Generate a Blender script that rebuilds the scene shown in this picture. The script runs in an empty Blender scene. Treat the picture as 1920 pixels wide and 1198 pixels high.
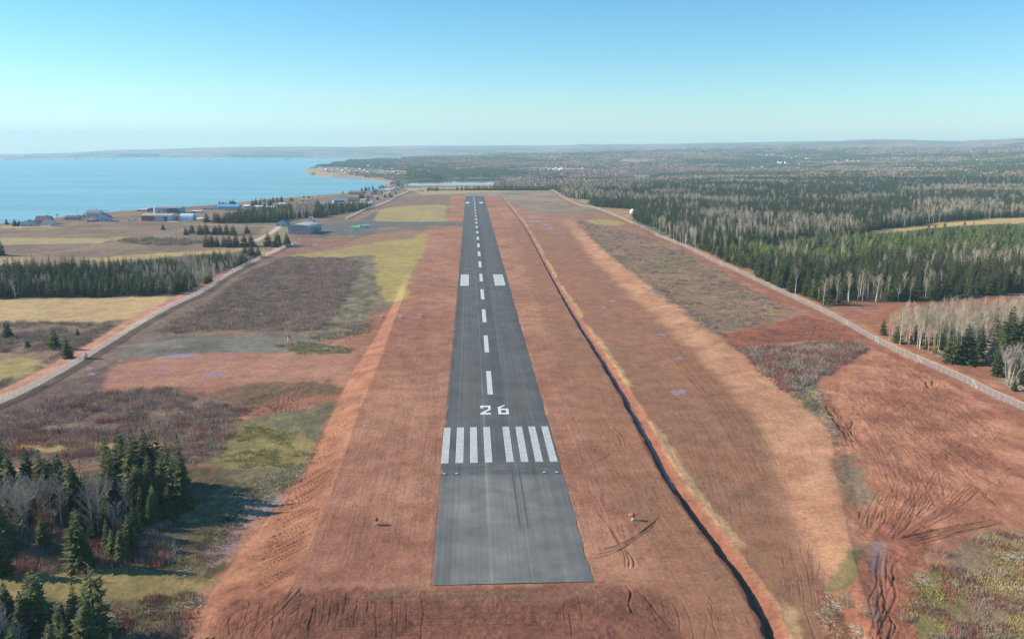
import bpy, bmesh, bisect, math, random
import numpy as np
from mathutils import Vector, Matrix, Euler
# ------------------------------------------------------------------ camera, sky, sun, exposure
SC = bpy.context.scene
COL = SC.collection
F, CX, CY, H = 1550.0, 960.0, 599.0, 80.0           # focal length in photo pixels, photo centre, camera height in metres
YAW, PITCH, ROLL = math.radians(-2.897), math.radians(11.744), math.radians(0.2)
Rz = Matrix.Rotation(YAW, 3, 'Z'); Rx = Matrix.Rotation(math.pi/2-PITCH, 3, 'X'); Rr = Matrix.Rotation(ROLL, 3, 'Z')
RM = Rz @ Rx @ Rr
RN = np.array(RM)
cam = bpy.data.objects.new('camera', bpy.data.cameras.new('camera')); COL.objects.link(cam)
cam.data.sensor_width = 36.0; cam.data.lens = F/1920*36.0
cam.data.clip_start = 1.0; cam.data.clip_end = 60000.0
cam.matrix_world = Matrix.Translation((0, 0, H)) @ RM.to_4x4()
SC.camera = cam
SUN_AZ, SUN_EL = math.radians(-80), math.radians(27)   # azimuth from +Y towards +X
w = bpy.data.worlds.new('World'); SC.world = w; w.use_nodes = True
nt = w.node_tree; nt.nodes.clear()
sky = nt.nodes.new('ShaderNodeTexSky'); sky.sky_type = 'NISHITA'; sky.sun_disc = False
sky.sun_elevation = SUN_EL; sky.sun_rotation = SUN_AZ % (2*math.pi)
sky.altitude = 0; sky.air_density = 1.0; sky.dust_density = 0.0; sky.ozone_density = 4.0
bg = nt.nodes.new('ShaderNodeBackground'); bg.inputs[1].default_value = 0.088
wo = nt.nodes.new('ShaderNodeOutputWorld')
hs = nt.nodes.new('ShaderNodeHueSaturation'); hs.inputs['Saturation'].default_value = 1.25; hs.inputs['Hue'].default_value = .49; hs.inputs['Value'].default_value = 1.15
tm = nt.nodes.new('ShaderNodeMix'); tm.data_type = 'RGBA'; tm.blend_type = 'MULTIPLY'; tm.inputs[0].default_value = 1; tm.inputs[7].default_value = (.92, 1.05, 1.07, 1)
nt.links.new(sky.outputs[0], hs.inputs['Color']); nt.links.new(hs.outputs[0], tm.inputs[6]); nt.links.new(tm.outputs[2], bg.inputs[0]); nt.links.new(bg.outputs[0], wo.inputs[0])
sl = bpy.data.lights.new('sun', 'SUN'); sl.energy = 5.0; sl.angle = math.radians(0.5); sl.color = (1.0, 0.91, 0.78)
so = bpy.data.objects.new('sun', sl); COL.objects.link(so)
SV = Vector((math.sin(SUN_AZ)*math.cos(SUN_EL), math.cos(SUN_AZ)*math.cos(SUN_EL), math.sin(SUN_EL)))
so.rotation_euler = SV.to_track_quat('Z', 'Y').to_euler(); so.location = SV*500
vs = SC.view_settings; vs.view_transform = 'Standard'; vs.look = 'None'; vs.exposure = 0.6; vs.gamma = 1.0; vs.use_curve_mapping = False
SC.cycles.max_bounces = 6; SC.cycles.diffuse_bounces = 2; SC.cycles.glossy_bounces = 2; SC.cycles.transparent_max_bounces = 12; SC.cycles.volume_bounces = 2
SC.cycles.use_adaptive_sampling = True
rng = np.random.default_rng(26); random.seed(26)

# ------------------------------------------------------------------ numpy helpers
def lin(r, g, b):
    c = np.array([r, g, b], float)/255
    return np.where(c <= .04045, c/12.92, ((c+.055)/1.055)**2.4)
def _h(xi, yi, s):
    h = (xi*374761393 + yi*668265263 + s*974634211) & 0xffffffff
    h = ((h ^ (h >> 13))*1274126177) & 0xffffffff
    h = ((h ^ (h >> 16))*2246822519) & 0xffffffff
    return ((h ^ (h >> 15)) & 0xffffff)/float(0xffffff)
def vn(x, y, s=0):
    x = np.asarray(x, float); y = np.asarray(y, float)
    xf = np.floor(x); yf = np.floor(y); a = x-xf; b = y-yf
    xi = xf.astype(np.int64); yi = yf.astype(np.int64)
    a = a*a*(3-2*a); b = b*b*(3-2*b)
    return (_h(xi, yi, s)*(1-a)+_h(xi+1, yi, s)*a)*(1-b)+(_h(xi, yi+1, s)*(1-a)+_h(xi+1, yi+1, s)*a)*b
def fbm(x, y, sc, o=3, s=0):
    t = 0; A = 0; a = 1.0
    for k in range(o):
        t = t+a*vn(np.asarray(x)/sc*2**k+17.3*k, np.asarray(y)/sc*2**k-9.1*k, s+k); A += a; a *= .55
    return t/A                                         # 0..1, mean .5
def ss(x, a, b):
    t = np.clip((x-a)/(b-a), 0, 1); return t*t*(3-2*t)
def ray(px, py):
    return RN @ np.array([(px-CX)/F, -(py-CY)/F, -1.0])
def flat(px, py, z=0.0):
    d = ray(px, py); t = (z-H)/d[2]; return (d[0]*t, d[1]*t)
def polar(px, r):                                      # the point r metres out in the direction of photo column px
    d = ray(px, 290); n = math.hypot(d[0], d[1]); return (d[0]/n*r, d[1]/n*r)
def sdf(P, x, y):                                      # signed distance to polygon P, positive inside
    P = np.asarray(P, float); n = len(P)
    d = np.full(x.shape, 1e18); ins = np.zeros(x.shape, bool)
    for i in range(n):
        ax, ay = P[i]; bx, by = P[(i+1) % n]; ex, ey = bx-ax, by-ay
        wx = x-ax; wy = y-ay
        t = np.clip((wx*ex+wy*ey)/(ex*ex+ey*ey+1e-12), 0, 1)
        d = np.minimum(d, (wx-ex*t)**2+(wy-ey*t)**2)
        if ay != by:
            c = ((ay > y) != (by > y)) & (x < ax+(y-ay)*ex/ey); ins ^= c
    return np.where(ins, 1, -1)*np.sqrt(d)
def pld(P, x, y):                                      # distance to an open polyline, side (left positive), arc length
    P = np.asarray(P, float); d = np.full(x.shape, 1e18); sd = np.zeros(x.shape); al = np.zeros(x.shape); L = 0
    for i in range(len(P)-1):
        ax, ay = P[i]; bx, by = P[i+1]; ex, ey = bx-ax, by-ay; l = math.hypot(ex, ey)
        t = np.clip(((x-ax)*ex+(y-ay)*ey)/(l*l), 0, 1)
        dx = x-ax-ex*t; dy = y-ay-ey*t; q = dx*dx+dy*dy; m = q < d
        d = np.where(m, q, d); sd = np.where(m, np.sign(ex*(y-ay)-ey*(x-ax)), sd); al = np.where(m, L+t*l, al); L += l
    return np.sqrt(d), sd, al
def spl(P, n=8):                                       # smooth a polyline (Catmull-Rom)
    P = np.asarray(P, float); Q = np.vstack([2*P[0]-P[1], P, 2*P[-1]-P[-2]]); o = []
    for i in range(1, len(Q)-2):
        for k in range(n):
            t = k/n; a, b, c, d = Q[i-1], Q[i], Q[i+1], Q[i+2]
            o.append(.5*((2*b)+(-a+c)*t+(2*a-5*b+4*c-d)*t*t+(-a+3*b-3*c+d)*t**3))
    o.append(P[-1]); return np.array(o)
SEA_Z = -14.0
# ------------------------------------------------------------------ lie of the land
fl = lambda L, z=0.0: np.array([flat(a, b, z) for a, b in L])
CREST = fl([(470, 1260), (505, 1198), (548, 1095), (590, 1000), (615, 935), (640, 870), (662, 800), (690, 730), (715, 670), (737, 605), (755, 560), (775, 500), (795, 460)])
BASE = fl([(300, 1260), (345, 1198), (405, 1100), (470, 1010), (540, 925), (590, 850), (625, 770), (660, 700), (700, 640), (728, 590), (750, 545), (772, 495), (794, 458)], -2.5)
DITCH = spl(fl([(1490, 1300), (1452, 1198), (1412, 1110), (1340, 1010), (1262, 905), (1215, 820), (1165, 730), (1122, 660), (1080, 595), (1045, 535), (1010, 470), (985, 425), (962, 395), (940, 368)]), 5)
LIN = fl([(1600, 1198), (1500, 1010), (1470, 920), (1440, 830), (1395, 760), (1325, 690), (1245, 610), (1165, 540), (1112, 490), (1080, 445), (1062, 418)])
LOUT = spl(fl([(1660, 1260), (1610, 1100), (1578, 960), (1562, 880), (1548, 800), (1475, 737), (1400, 678), (1340, 632), (1290, 590), (1200, 525), (1130, 468), (1090, 430), (1062, 412)]), 4)
COAST = [(-900, 474), (-300, 440), (0, 422), (60, 416), (110, 410), (180, 403), (260, 396), (330, 392), (400, 386), (440, 381), (500, 375), (560, 371), (620, 366), (680, 358), (712, 351), (728, 346.5),
         (722, 342.5), (700, 338.5), (670, 335.5), (640, 333.5), (620, 332.2), (590, 330.5), (572, 327.5), (566, 323), (585, 317), (620, 312), (655, 306.5), (700, 304), (760, 301), (830, 298.5), (900, 297.2), (985, 295.5)]
FARSH = [(985, 294.8), (900, 295.2), (800, 295.4), (640, 296.2), (400, 296), (250, 295.2), (120, 294)]
CZ = [-4.0]*13+[-5.0, -7.0]+[SEA_Z]*99           # the near shore is seen over the lip of its bluff
SEAP = np.array([flat(a, b, q) for (a, b), q in zip(COAST+FARSH, CZ)] + [polar(40, 7600), polar(40, 16000), polar(-1200, 16000), polar(-1200, 1200)])
LAGP = np.array([flat(a, b, SEA_Z) for a, b in [(752, 347), (764, 340), (790, 336.6), (850, 334.6), (940, 334), (1070, 333.2), (1075, 335), (1000, 337.5), (960, 341), (940, 346), (925, 349.5), (840, 350.5), (780, 351), (757, 350)]])
# far terrain: image height (photo pixels) wanted at distance r, per image column
TR = [1750, 2100, 2500, 3200, 4500, 6000, 8000, 10000, 12500]
TX = [-900, 0, 100, 250, 450, 600, 720, 850, 1000, 1200, 1400, 1530, 1620, 1700, 1790, 1850, 1920, 2300, 2900]
TY = {   # -1: sea level shelf (-9 m), otherwise the image row
 -900: [-1]*9, 0: [-1]*8+[293], 100: [-1]*6+[294, 293, 291], 250: [-1]*6+[292, 286, 283], 450: [-1]*6+[290, 281, 277],
 600: [-1]*3+[314, 303, 300, 290, 281, 276], 720: [-1, -1, -1, 318, 306, 299, 290, 281, 275.5], 850: [-1, -1, -1, 318, 302, 296, 290, 281, 274.5],
 1000: [-1, -1, -1, 319, 303, 291, 288, 280, 273.5], 1200: [0, -1, 337, 321, 303, 288, 279, 276, 270.5], 1400: [0, 0, 333, 322, 304, 286, 273, 270, 267.5],
 1530: [0, 0, 328, 321, 304, 286, 271, 266, 267], 1620: [0, 0, 328, 320, 303, 285, 270, 263.5, 266], 1700: [0, 0, 328, 319, 302, 285, 271, 263, 266], 1790: [0, 0, 326, 317, 300, 285, 274, 267, 266],
 1850: [0, 0, 326, 315, 297, 283, 270, 264, 264], 1920: [0, 0, 326, 313, 294, 280, 266, 258.5, 262], 2300: [0, 0, 320, 305, 288, 276, 262, 255, 258], 2900: [0, 0, 315, 300, 280, 270, 258, 250, 252]}
TAZ = []; TZ = []
for X in TX:
    d = ray(X, 290); TAZ.append(math.atan2(d[0], d[1])); row = []
    for r, y in zip(TR, TY[X]):
        if y == -1: row.append(-9.0)
        elif y == 0: row.append(0.0)
        else:
            q = ray(X, y); row.append(H+r*q[2]/math.hypot(q[0], q[1]))
    TZ.append(row)
TAZ = np.array(TAZ); TZ = np.array(TZ); TLR = np.log(np.array(TR, float))
def table(az, r):
    i = np.clip(np.searchsorted(TAZ, az)-1, 0, len(TAZ)-2); u = np.clip((az-TAZ[i])/(TAZ[i+1]-TAZ[i]), 0, 1); u = u*u*(3-2*u)
    lr = np.log(np.maximum(r, 1.0)); j = np.clip(np.searchsorted(TLR, lr)-1, 0, len(TLR)-2); v = np.clip((lr-TLR[j])/(TLR[j+1]-TLR[j]), 0, 1)
    return (TZ[i, j]*(1-u)+TZ[i+1, j]*u)*(1-v)+(TZ[i, j+1]*(1-u)+TZ[i+1, j+1]*u)*v
def land(x, y):
    """height of the ground (without ruts and clods)"""
    x = np.asarray(x, float); y = np.asarray(y, float); r = np.hypot(x, y); az = np.arctan2(x, y)
    z = np.zeros(x.shape)
    # left land 2.5 m below the strip, embankment between
    cx = np.interp(y, CREST[:, 1], CREST[:, 0]); bx = np.interp(y, BASE[:, 1], BASE[:, 0])
    t = np.clip((cx-x)/np.maximum(cx-bx, .5), 0, 1)
    z = z-2.5*t*(1-ss(y, 380, 560))
    # right shoulder rising from the graded strip
    ix = np.interp(y, LIN[:, 1], LIN[:, 0]); ox = np.interp(y, LOUT[:, 1], LOUT[:, 0])
    t = np.clip((x-ix)/np.maximum(ox-ix, .5), 0, 1)
    fy = 1-ss(y, 650, 950)
    z = z+1.5*(t*.3+.7*t*t*(3-2*t))*fy - np.clip((x-ox)/4, 0, 1)*.5*fy
    # ditch
    m = (np.abs(x) < 140) & (y > 80) & (y < 1500)
    if m.any():
        d, s, al = pld(DITCH, x[m] if x.ndim else x, y[m] if x.ndim else y)
        sc = .6+.4*(1-ss(y[m] if x.ndim else y, 200, 600))
        dj = d+(fbm(al, al*0+s, 5, 3, 66)-.5)*1.5
        prof = np.where(s > 0, np.clip(1-(dj-.3)/(1.15*sc), 0, 1), np.clip(1-(dj-.3)/(2.8*sc), 0, 1))
        dz = -1.35*prof*sc
        if x.ndim: z[m] += dz
        else: z = z+dz
    # gentle swell
    z = z+ss(r, 250, 600)*(1-ss(r, 1500, 1750))*(fbm(x, y, 160, 2, 5)-.5)*2.0*ss(np.abs(x-7.5), 60, 150)
    k = ss(r, 1560, 1760)
    if np.any(k > 0):
        roll = (fbm(x, y, 900, 3, 8)-.5)*ss(r, 2600, 4500)*30*ss(r, 2600, 9000)
        z = z*(1-k)+k*(table(az, r)+roll)
    return z
def coastal(x, y, z):
    x = np.asarray(x, float); y = np.asarray(y, float)
    rr0 = np.hypot(x, y); j = (fbm(x, y, 40, 3, 77)-.5)*14+(fbm(x, y, 120, 3, 78)-.5)*110*ss(rr0, 2300, 2900)
    ds = sdf(SEAP, x, y)+j*ss(np.hypot(x, y), 300, 900); dl = sdf(LAGP, x, y)+j*.6
    q = np.maximum(ds, dl)                             # > 0 in water
    far = ss(np.hypot(x, y), 5000, 7000)
    sh = SEA_Z-.6+np.clip(-q, -25, 400)*(.28-.2*far+.34*(1-ss(rr0, 1400, 1900)))
    return np.where(q > -400, np.minimum(z, sh), z), ds, dl
def zat(x, y):                                          # quick look-up in the sheet of land heights
    a = math.atan2(x, y); r = math.hypot(x, y)
    i = min(max(bisect.bisect_right(AZL, a)-1, 0), NC-2); j = min(max(bisect.bisect_right(RRL, r)-1, 0), NR-2)
    u = min(max((a-AZL[i])/(AZL[i+1]-AZL[i]), 0), 1); v = min(max((r-RRL[j])/(RRL[j+1]-RRL[j]), 0), 1)
    return float((GZ0[j, i]*(1-u)+GZ0[j, i+1]*u)*(1-v)+(GZ0[j+1, i]*(1-u)+GZ0[j+1, i+1]*u)*v)
def at(px, py):
    z = 0.0
    for _ in range(6):
        p = flat(px, py, z); z = .4*z+.6*max(zat(*p), SEA_Z)
    p = flat(px, py, z); return Vector((p[0], p[1], max(zat(*p), SEA_Z)))
def zone(L):
    return np.array([tuple(at(a, b)[:2]) for a, b in L])

# ------------------------------------------------------------------ object helpers
def tag(o, label=None, cat=None, group=None, kind=None):
    if label: o['label'] = label
    if cat: o['category'] = cat
    if group: o['group'] = group
    if kind: o['kind'] = kind
    return o
def thing(name, loc=(0, 0, 0), rz=0.0, label=None, cat=None, group=None):
    o = bpy.data.objects.new(name, None); COL.objects.link(o); o.empty_display_size = .5
    o.location = loc; o.rotation_euler = (0, 0, rz); return tag(o, label, cat, group)
class MB:
    def __init__(s): s.v = []; s.f = []
    def quad(s, a, b, c, d): i = len(s.v); s.v += [tuple(a), tuple(b), tuple(c), tuple(d)]; s.f.append((i, i+1, i+2, i+3)); return s
    def tri(s, a, b, c): i = len(s.v); s.v += [tuple(a), tuple(b), tuple(c)]; s.f.append((i, i+1, i+2)); return s
    def box(s, x0, x1, y0, y1, z0, z1):
        i = len(s.v); s.v += [(x, y, z) for z in (z0, z1) for y in (y0, y1) for x in (x0, x1)]
        s.f += [tuple(i+k for k in q) for q in ((0, 2, 3, 1), (4, 5, 7, 6), (0, 1, 5, 4), (2, 6, 7, 3), (0, 4, 6, 2), (1, 3, 7, 5))]; return s
    def tube(s, a, b, r0, r1, n=6, cap=True):
        a = Vector(a); b = Vector(b); d = (b-a).normalized(); u = d.orthogonal().normalized(); w_ = d.cross(u); i = len(s.v)
        for p, r in ((a, r0), (b, r1)):
            for k in range(n):
                t = 2*math.pi*k/n; s.v.append(tuple(p+(u*math.cos(t)+w_*math.sin(t))*r))
        for k in range(n): s.f.append((i+k, i+(k+1) % n, i+n+(k+1) % n, i+n+k))
        if cap: s.f.append(tuple(i+k for k in reversed(range(n)))); s.f.append(tuple(i+n+k for k in range(n)))
        return s
    def prism(s, prof, y0, y1):                        # profile in xz, extruded in y
        i = len(s.v); n = len(prof); s.v += [(x, y0, z) for x, z in prof]+[(x, y1, z) for x, z in prof]
        s.f.append(tuple(i+k for k in range(n))); s.f.append(tuple(i+n+k for k in reversed(range(n))))
        for k in range(n): s.f.append((i+(k+1) % n, i+k, i+n+k, i+n+(k+1) % n))
        return s
    def lathe(s, prof, n=16):
        i = len(s.v)
        for r, z in prof:
            for k in range(n): t = 2*math.pi*k/n; s.v.append((r*math.cos(t), r*math.sin(t), z))
        for j in range(len(prof)-1):
            for k in range(n): s.f.append((i+j*n+k, i+j*n+(k+1) % n, i+(j+1)*n+(k+1) % n, i+(j+1)*n+k))
        return s
    def mesh(s, name, m=None, smooth=False):
        me = bpy.data.meshes.new(name); me.from_pydata(s.v, [], s.f)
        if m: me.materials.append(m)
        if smooth: me.polygons.foreach_set('use_smooth', [True]*len(me.polygons))
        me.update(); return me
    def build(s, name, m=None, parent=None, smooth=False):
        o = bpy.data.objects.new(name, s.mesh(name, m, smooth)); COL.objects.link(o)
        if parent: o.parent = parent
        return o
def npmesh(name, V, Q, m=None, smooth=False):
    me = bpy.data.meshes.new(name); V = np.asarray(V, np.float32); Q = np.asarray(Q, np.int32); k = Q.shape[1]
    me.vertices.add(len(V)); me.vertices.foreach_set('co', V.ravel())
    me.loops.add(Q.size); me.loops.foreach_set('vertex_index', Q.ravel())
    me.polygons.add(len(Q)); me.polygons.foreach_set('loop_start', np.arange(0, Q.size, k, dtype=np.int32))
    if smooth: me.polygons.foreach_set('use_smooth', np.ones(len(Q), bool))
    else: me.polygons.foreach_set('use_smooth', np.zeros(len(Q), bool))
    if m: me.materials.append(m)
    me.update(calc_edges=True); return me
def link(name, me, parent=None):
    o = bpy.data.objects.new(name, me); COL.objects.link(o)
    if parent: o.parent = parent
    return o
# ------------------------------------------------------------------ materials
class NB:
    def __init__(s, name):
        s.m = bpy.data.materials.new(name); s.m.use_nodes = True; s.t = s.m.node_tree; s.t.nodes.clear()
        s.o = s.n('ShaderNodeOutputMaterial')
    def n(s, typ, **kw):
        q = s.t.nodes.new(typ)
        for k, v in kw.items(): setattr(q, k, v)
        return q
    def l(s, a, b): s.t.links.new(a, b)
    def math(s, op, a, b=None, c=None):
        q = s.n('ShaderNodeMath', operation=op)
        for i, v in enumerate((a, b, c)):
            if v is None: continue
            if isinstance(v, (int, float)): q.inputs[i].default_value = v
            else: s.l(v, q.inputs[i])
        return q.outputs[0]
    def noise(s, vec, scale, detail=3, rough=.55):
        q = s.n('ShaderNodeTexNoise'); q.inputs['Scale'].default_value = scale; q.inputs['Detail'].default_value = detail; q.inputs['Roughness'].default_value = rough
        if vec is not None: s.l(vec, q.inputs['Vector'])
        return q.outputs['Fac']
    def mapv(s, vec, scale):
        q = s.n('ShaderNodeMapping'); q.inputs['Scale'].default_value = scale; s.l(vec, q.inputs['Vector']); return q.outputs[0]
    def rng(s, v, a, b, c, d):
        q = s.n('ShaderNodeMapRange'); s.l(v, q.inputs[0])
        for i, k in enumerate((a, b, c, d)): q.inputs[i+1].default_value = k
        return q.outputs[0]
    def mix(s, f, a, b, typ='MIX'):
        q = s.n('ShaderNodeMix', data_type='RGBA', blend_type=typ)
        for i, v in ((0, f), (6, a), (7, b)):
            if isinstance(v, (int, float)): q.inputs[i].default_value = v
            elif isinstance(v, (tuple, list, np.ndarray)): q.inputs[i].default_value = (*[float(x) for x in v[:3]], 1)
            else: s.l(v, q.inputs[i])
        return q.outputs[2]
    def val(s, v, f):                                  # colour times scalar socket
        q = s.n('ShaderNodeHueSaturation'); s.l(f, q.inputs['Value'])
        if isinstance(v, (tuple, list, np.ndarray)): q.inputs['Color'].default_value = (*[float(x) for x in v[:3]], 1)
        else: s.l(v, q.inputs['Color'])
        return q.outputs[0]
    def pbr(s, col, rough=.8, spec=.3, bump=None, bd=.1, bs=1.0, **kw):
        p = s.n('ShaderNodeBsdfPrincipled')
        if isinstance(col, (tuple, list, np.ndarray)): p.inputs['Base Color'].default_value = (*[float(x) for x in col[:3]], 1)
        else: s.l(col, p.inputs['Base Color'])
        if isinstance(rough, (int, float)): p.inputs['Roughness'].default_value = rough
        else: s.l(rough, p.inputs['Roughness'])
        p.inputs['Specular IOR Level'].default_value = spec
        for k, v in kw.items(): p.inputs[k].default_value = v
        if bump is not None:
            b = s.n('ShaderNodeBump'); b.inputs['Distance'].default_value = bd; b.inputs['Strength'].default_value = bs
            s.l(bump, b.inputs['Height']); s.l(b.outputs[0], p.inputs['Normal'])
        s.l(p.outputs[0], s.o.inputs[0]); s.p = p; return s.m
def plain(name, rgb, rough=.7, spec=.3, var=.25, sc=1.5, metal=0.0):
    b = NB(name); tc = b.n('ShaderNodeTexCoord').outputs['Object']
    f = b.rng(b.noise(tc, sc, 4, .6), .25, .75, 1-var, 1+var)
    return b.pbr(b.val(rgb, f), rough, spec, Metallic=metal)
def plant_mat(name, c0, c1, lo=.7, hi=1.3, sc=.8, rough=.75):
    """foliage or bark: tint per plant, mottled through the plant"""
    b = NB(name); tc = b.n('ShaderNodeTexCoord').outputs['Object']; oi = b.n('ShaderNodeObjectInfo').outputs['Random']
    c = b.mix(oi, c0, c1); f = b.rng(b.noise(tc, sc, 3, .6), .3, .7, lo, hi)
    r2 = b.math('FRACT', b.math('MULTIPLY', oi, 7.31)); f = b.math('MULTIPLY', f, b.rng(r2, 0, 1, .75, 1.25))
    return b.pbr(b.val(c, f), rough, .2)
# ------------------------------------------------------------------ the ground, one sheet
def arange_cols():
    c = list(np.arange(-900, -20, 12.0))+list(np.arange(-20, 1940, 1.9))+list(np.arange(1940, 2820, 12.0)); return np.array(c)
cols = arange_cols(); AZ = np.array([math.atan2(*ray(c, 500)[:2]) for c in cols])
rr = []
py = 1460.0
while True:
    x_, y_ = flat(881, py); r_ = math.hypot(x_, y_)
    if r_ > 1700: break
    rr.append(r_); py -= 7 if py > 1215 else (1.35 if py > 420 else .8)
q = rr[-1]
while q < 3600: q += 8; rr.append(q)
while q < 15500: q *= 1.0105; rr.append(q)
RR = np.array(rr); NC, NR = len(AZ), len(RR)
GX = RR[:, None]*np.sin(AZ)[None]; GY = RR[:, None]*np.cos(AZ)[None]
GR = np.hypot(GX, GY)
GZ = land(GX, GY); GZ, DSEA, DLAG = coastal(GX, GY, GZ)
GZ0 = GZ.copy(); AZL = AZ.tolist(); RRL = RR.tolist()
# base colours (albedo)
SOIL = lin(154, 102, 84); SOIL2 = lin(178, 126, 102); SOILD = lin(118, 76, 64); PINK = lin(172, 122, 108)
TANS = lin(190, 140, 106); STRAW = lin(190, 156, 116); BRUSH = lin(128, 105, 94); BRUSH2 = lin(146, 122, 104); OLIVE = lin(162, 138, 94); GREENY = lin(120, 125, 62)
HAY = lin(186, 158, 108); HAY2 = lin(170, 150, 95); DEB = lin(112, 101, 82); DEB2 = lin(140, 126, 108); FLOOR = lin(86, 70, 56); MUD = lin(150, 124, 124); GREY = lin(128, 122, 112); SAND = lin(182, 150, 134)
n1 = fbm(GX, GY, 26, 4, 11); n2 = fbm(GX, GY, 5, 3, 21); n3 = fbm(GX, GY, 70, 3, 31)
stk = .6*vn(GX/.9+2*n1, GY/34, 41)+.4*vn(GX/2.6, GY/60, 42)        # wheel streaks along the strip
C = np.empty(GX.shape+(3,), np.float32)
mixf = np.clip((n1-.5)*2.2+(n2-.5)*.9+.5, 0, 1)[..., None]
C[:] = SOIL*(1-mixf)+SOIL2*mixf
ROUGHN = np.full(GX.shape, .5, np.float32)             # how cloddy the surface is
STREAK = np.ones(GX.shape, np.float32)
R6 = {}
def paint(L, c0, c1=None, soft=2.0, wob=4.0, wsc=9.0, amt=1.0, patch=12.0, clod=None, streak=0.0, seed=0, world=None, lim=None):
    P = zone(L) if world is None else np.asarray(world)
    lo = P.min(0)-40; hi = P.max(0)+40
    m = (GX > lo[0]) & (GX < hi[0]) & (GY > lo[1]) & (GY < hi[1])
    if not m.any(): return
    x = GX[m]; y = GY[m]
    d = sdf(P, x, y)+(fbm(x, y, wsc, 6, 100+seed)-.5)*2.4*wob
    a = ss(d, -soft, soft)*amt
    if lim is not None: a = a*ss(fbm(x, y, lim[0], 3, 150+seed), lim[1], lim[1]+.08)
    c1 = c0 if c1 is None else c1
    f = np.clip((fbm(x, y, patch, 4, 200+seed)-.5)*3+.5, 0, 1)[:, None]
    C[m] = C[m]*(1-a[:, None])+(c0*(1-f)+c1*f)*a[:, None]
    if clod is not None: ROUGHN[m] = ROUGHN[m]*(1-a)+clod*a
    STREAK[m] = STREAK[m]*(1-a)+streak*a
    return P
Z = {}
# far country beyond the strip: woods and fields seen through the air
fr = ss(GR, 1750, 2100); woods = fbm(GX, GY, 420, 4, 51)+.25*(fbm(GX, GY, 90, 3, 52)-.5)
f1 = ss(woods, .42, .54)[..., None]
farc = lin(84, 90, 76)*(1-f1)+lin(148, 126, 112)*f1
f2 = ss(fbm(GX, GY, 300, 3, 53), .66, .70)[..., None]*ss(GR, 2500, 3000)[..., None]*.6
farc = farc*(1-f2)+lin(176, 150, 115)*f2
C = C*(1-fr[..., None])+farc*fr[..., None]; STREAK *= (1-fr).astype(np.float32)
# left side fields
paint([(-900, 455), (0, 414), (110, 404), (260, 392), (440, 379), (560, 369), (680, 355), (722, 347), (790, 350), (830, 362), (846, 400), (800, 430), (790, 455), (760, 560), (660, 600), (600, 630), (430, 622), (300, 640), (210, 690), (0, 760), (-900, 1100)],
      BRUSH, BRUSH2, 3, 6, 30, patch=30, clod=.9, seed=1)
paint([(-900, 520), (0, 500), (60, 497), (200, 500), (330, 480), (440, 478), (385, 545), (330, 556), (0, 562), (-900, 600)], FLOOR, DEB, 3, 4, clod=.9, seed=2)
for k, L in enumerate([[(-900, 452), (0, 447), (190, 447), (205, 450), (190, 456), (0, 460), (-900, 474)], [(-900, 492), (0, 483), (58, 483), (45, 490), (0, 497), (-900, 520)], [(0, 424), (100, 422), (105, 426), (0, 428)]]):
    paint(L, lin(176, 154, 108), lin(162, 144, 104), 1.5, 4, 20, seed=3+k, clod=.3)
paint([(210, 446), (235, 445), (245, 448), (215, 452)], HAY2, None, 2, 3, seed=6)
paint([(150, 486), (330, 473), (460, 466), (462, 471), (330, 481), (200, 490)], HAY, HAY2, 2, 4, seed=7)
paint([(-900, 640), (0, 563), (335, 555), (300, 578), (245, 598), (200, 602), (0, 604), (-900, 690)], lin(184, 154, 114), lin(196, 164, 118), 1.5, 5, 14, patch=40, clod=.35, seed=8)
paint([(225, 600), (270, 592), (280, 600), (230, 625), (215, 630)], lin(190, 160, 100), lin(170, 140, 90), 1.5, 4, seed=9, clod=.8)
paint([(-900, 780), (0, 672), (60, 672), (85, 678), (60, 700), (0, 722), (-900, 900)], HAY2, OLIVE, 1.5, 4, seed=10, clod=.4)
paint([(-300, 640), (0, 627), (140, 626), (140, 629), (0, 631), (-300, 650)], lin(160, 135, 105), None, 1, 1, seed=11)
paint([(380, 452), (460, 446), (560, 446), (545, 470), (470, 470)], BRUSH2, DEB2, 3, 4, seed=12)
paint([(478, 478), (505, 466), (520, 466), (512, 480), (495, 488)], OLIVE, HAY2, 1.5, 3, seed=13)
paint([(500, 424), (560, 424), (548, 445), (520, 450), (470, 452)], lin(150, 138, 98), BRUSH2, 2, 3, seed=14)
# grassy bands left of the strip
paint([(540, 482), (580, 470), (700, 452), (795, 437), (800, 458), (778, 500), (760, 560), (715, 562), (700, 540), (690, 510), (630, 484)], OLIVE, lin(172, 152, 88), 2, 6, 22, patch=26, clod=.4, seed=15)
paint([(640, 482), (700, 478), (712, 540), (720, 562), (690, 600), (605, 626), (605, 610), (650, 560), (682, 500)], DEB, DEB2, 2, 4, 9, patch=6, clod=1.0, seed=16)
paint([(575, 470), (700, 440), (770, 433), (790, 436), (780, 446), (700, 456), (600, 474)], lin(160, 118, 92), BRUSH2, 2, 6, 20, seed=17)
paint([(680, 398), (770, 384), (836, 384), (838, 415), (735, 417), (690, 416)], lin(172, 150, 96), lin(160, 140, 100), 2, 6, 24, patch=30, clod=.4, seed=18)
paint([(650, 412), (690, 396), (712, 394), (700, 416), (655, 424)], lin(150, 108, 92), BRUSH2, 2, 5, seed=19)
paint([(715, 372), (845, 366), (842, 384), (745, 386), (700, 392)], BRUSH, lin(140, 118, 104), 2, 6, 30, seed=20)
paint([(770, 360), (1040, 357), (1120, 380), (1150, 400), (1060, 404), (990, 396), (950, 376), (900, 364), (840, 366)], lin(136, 116, 102), lin(156, 136, 112), 3, 6, 30, patch=40, clod=.6, seed=21)
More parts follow.
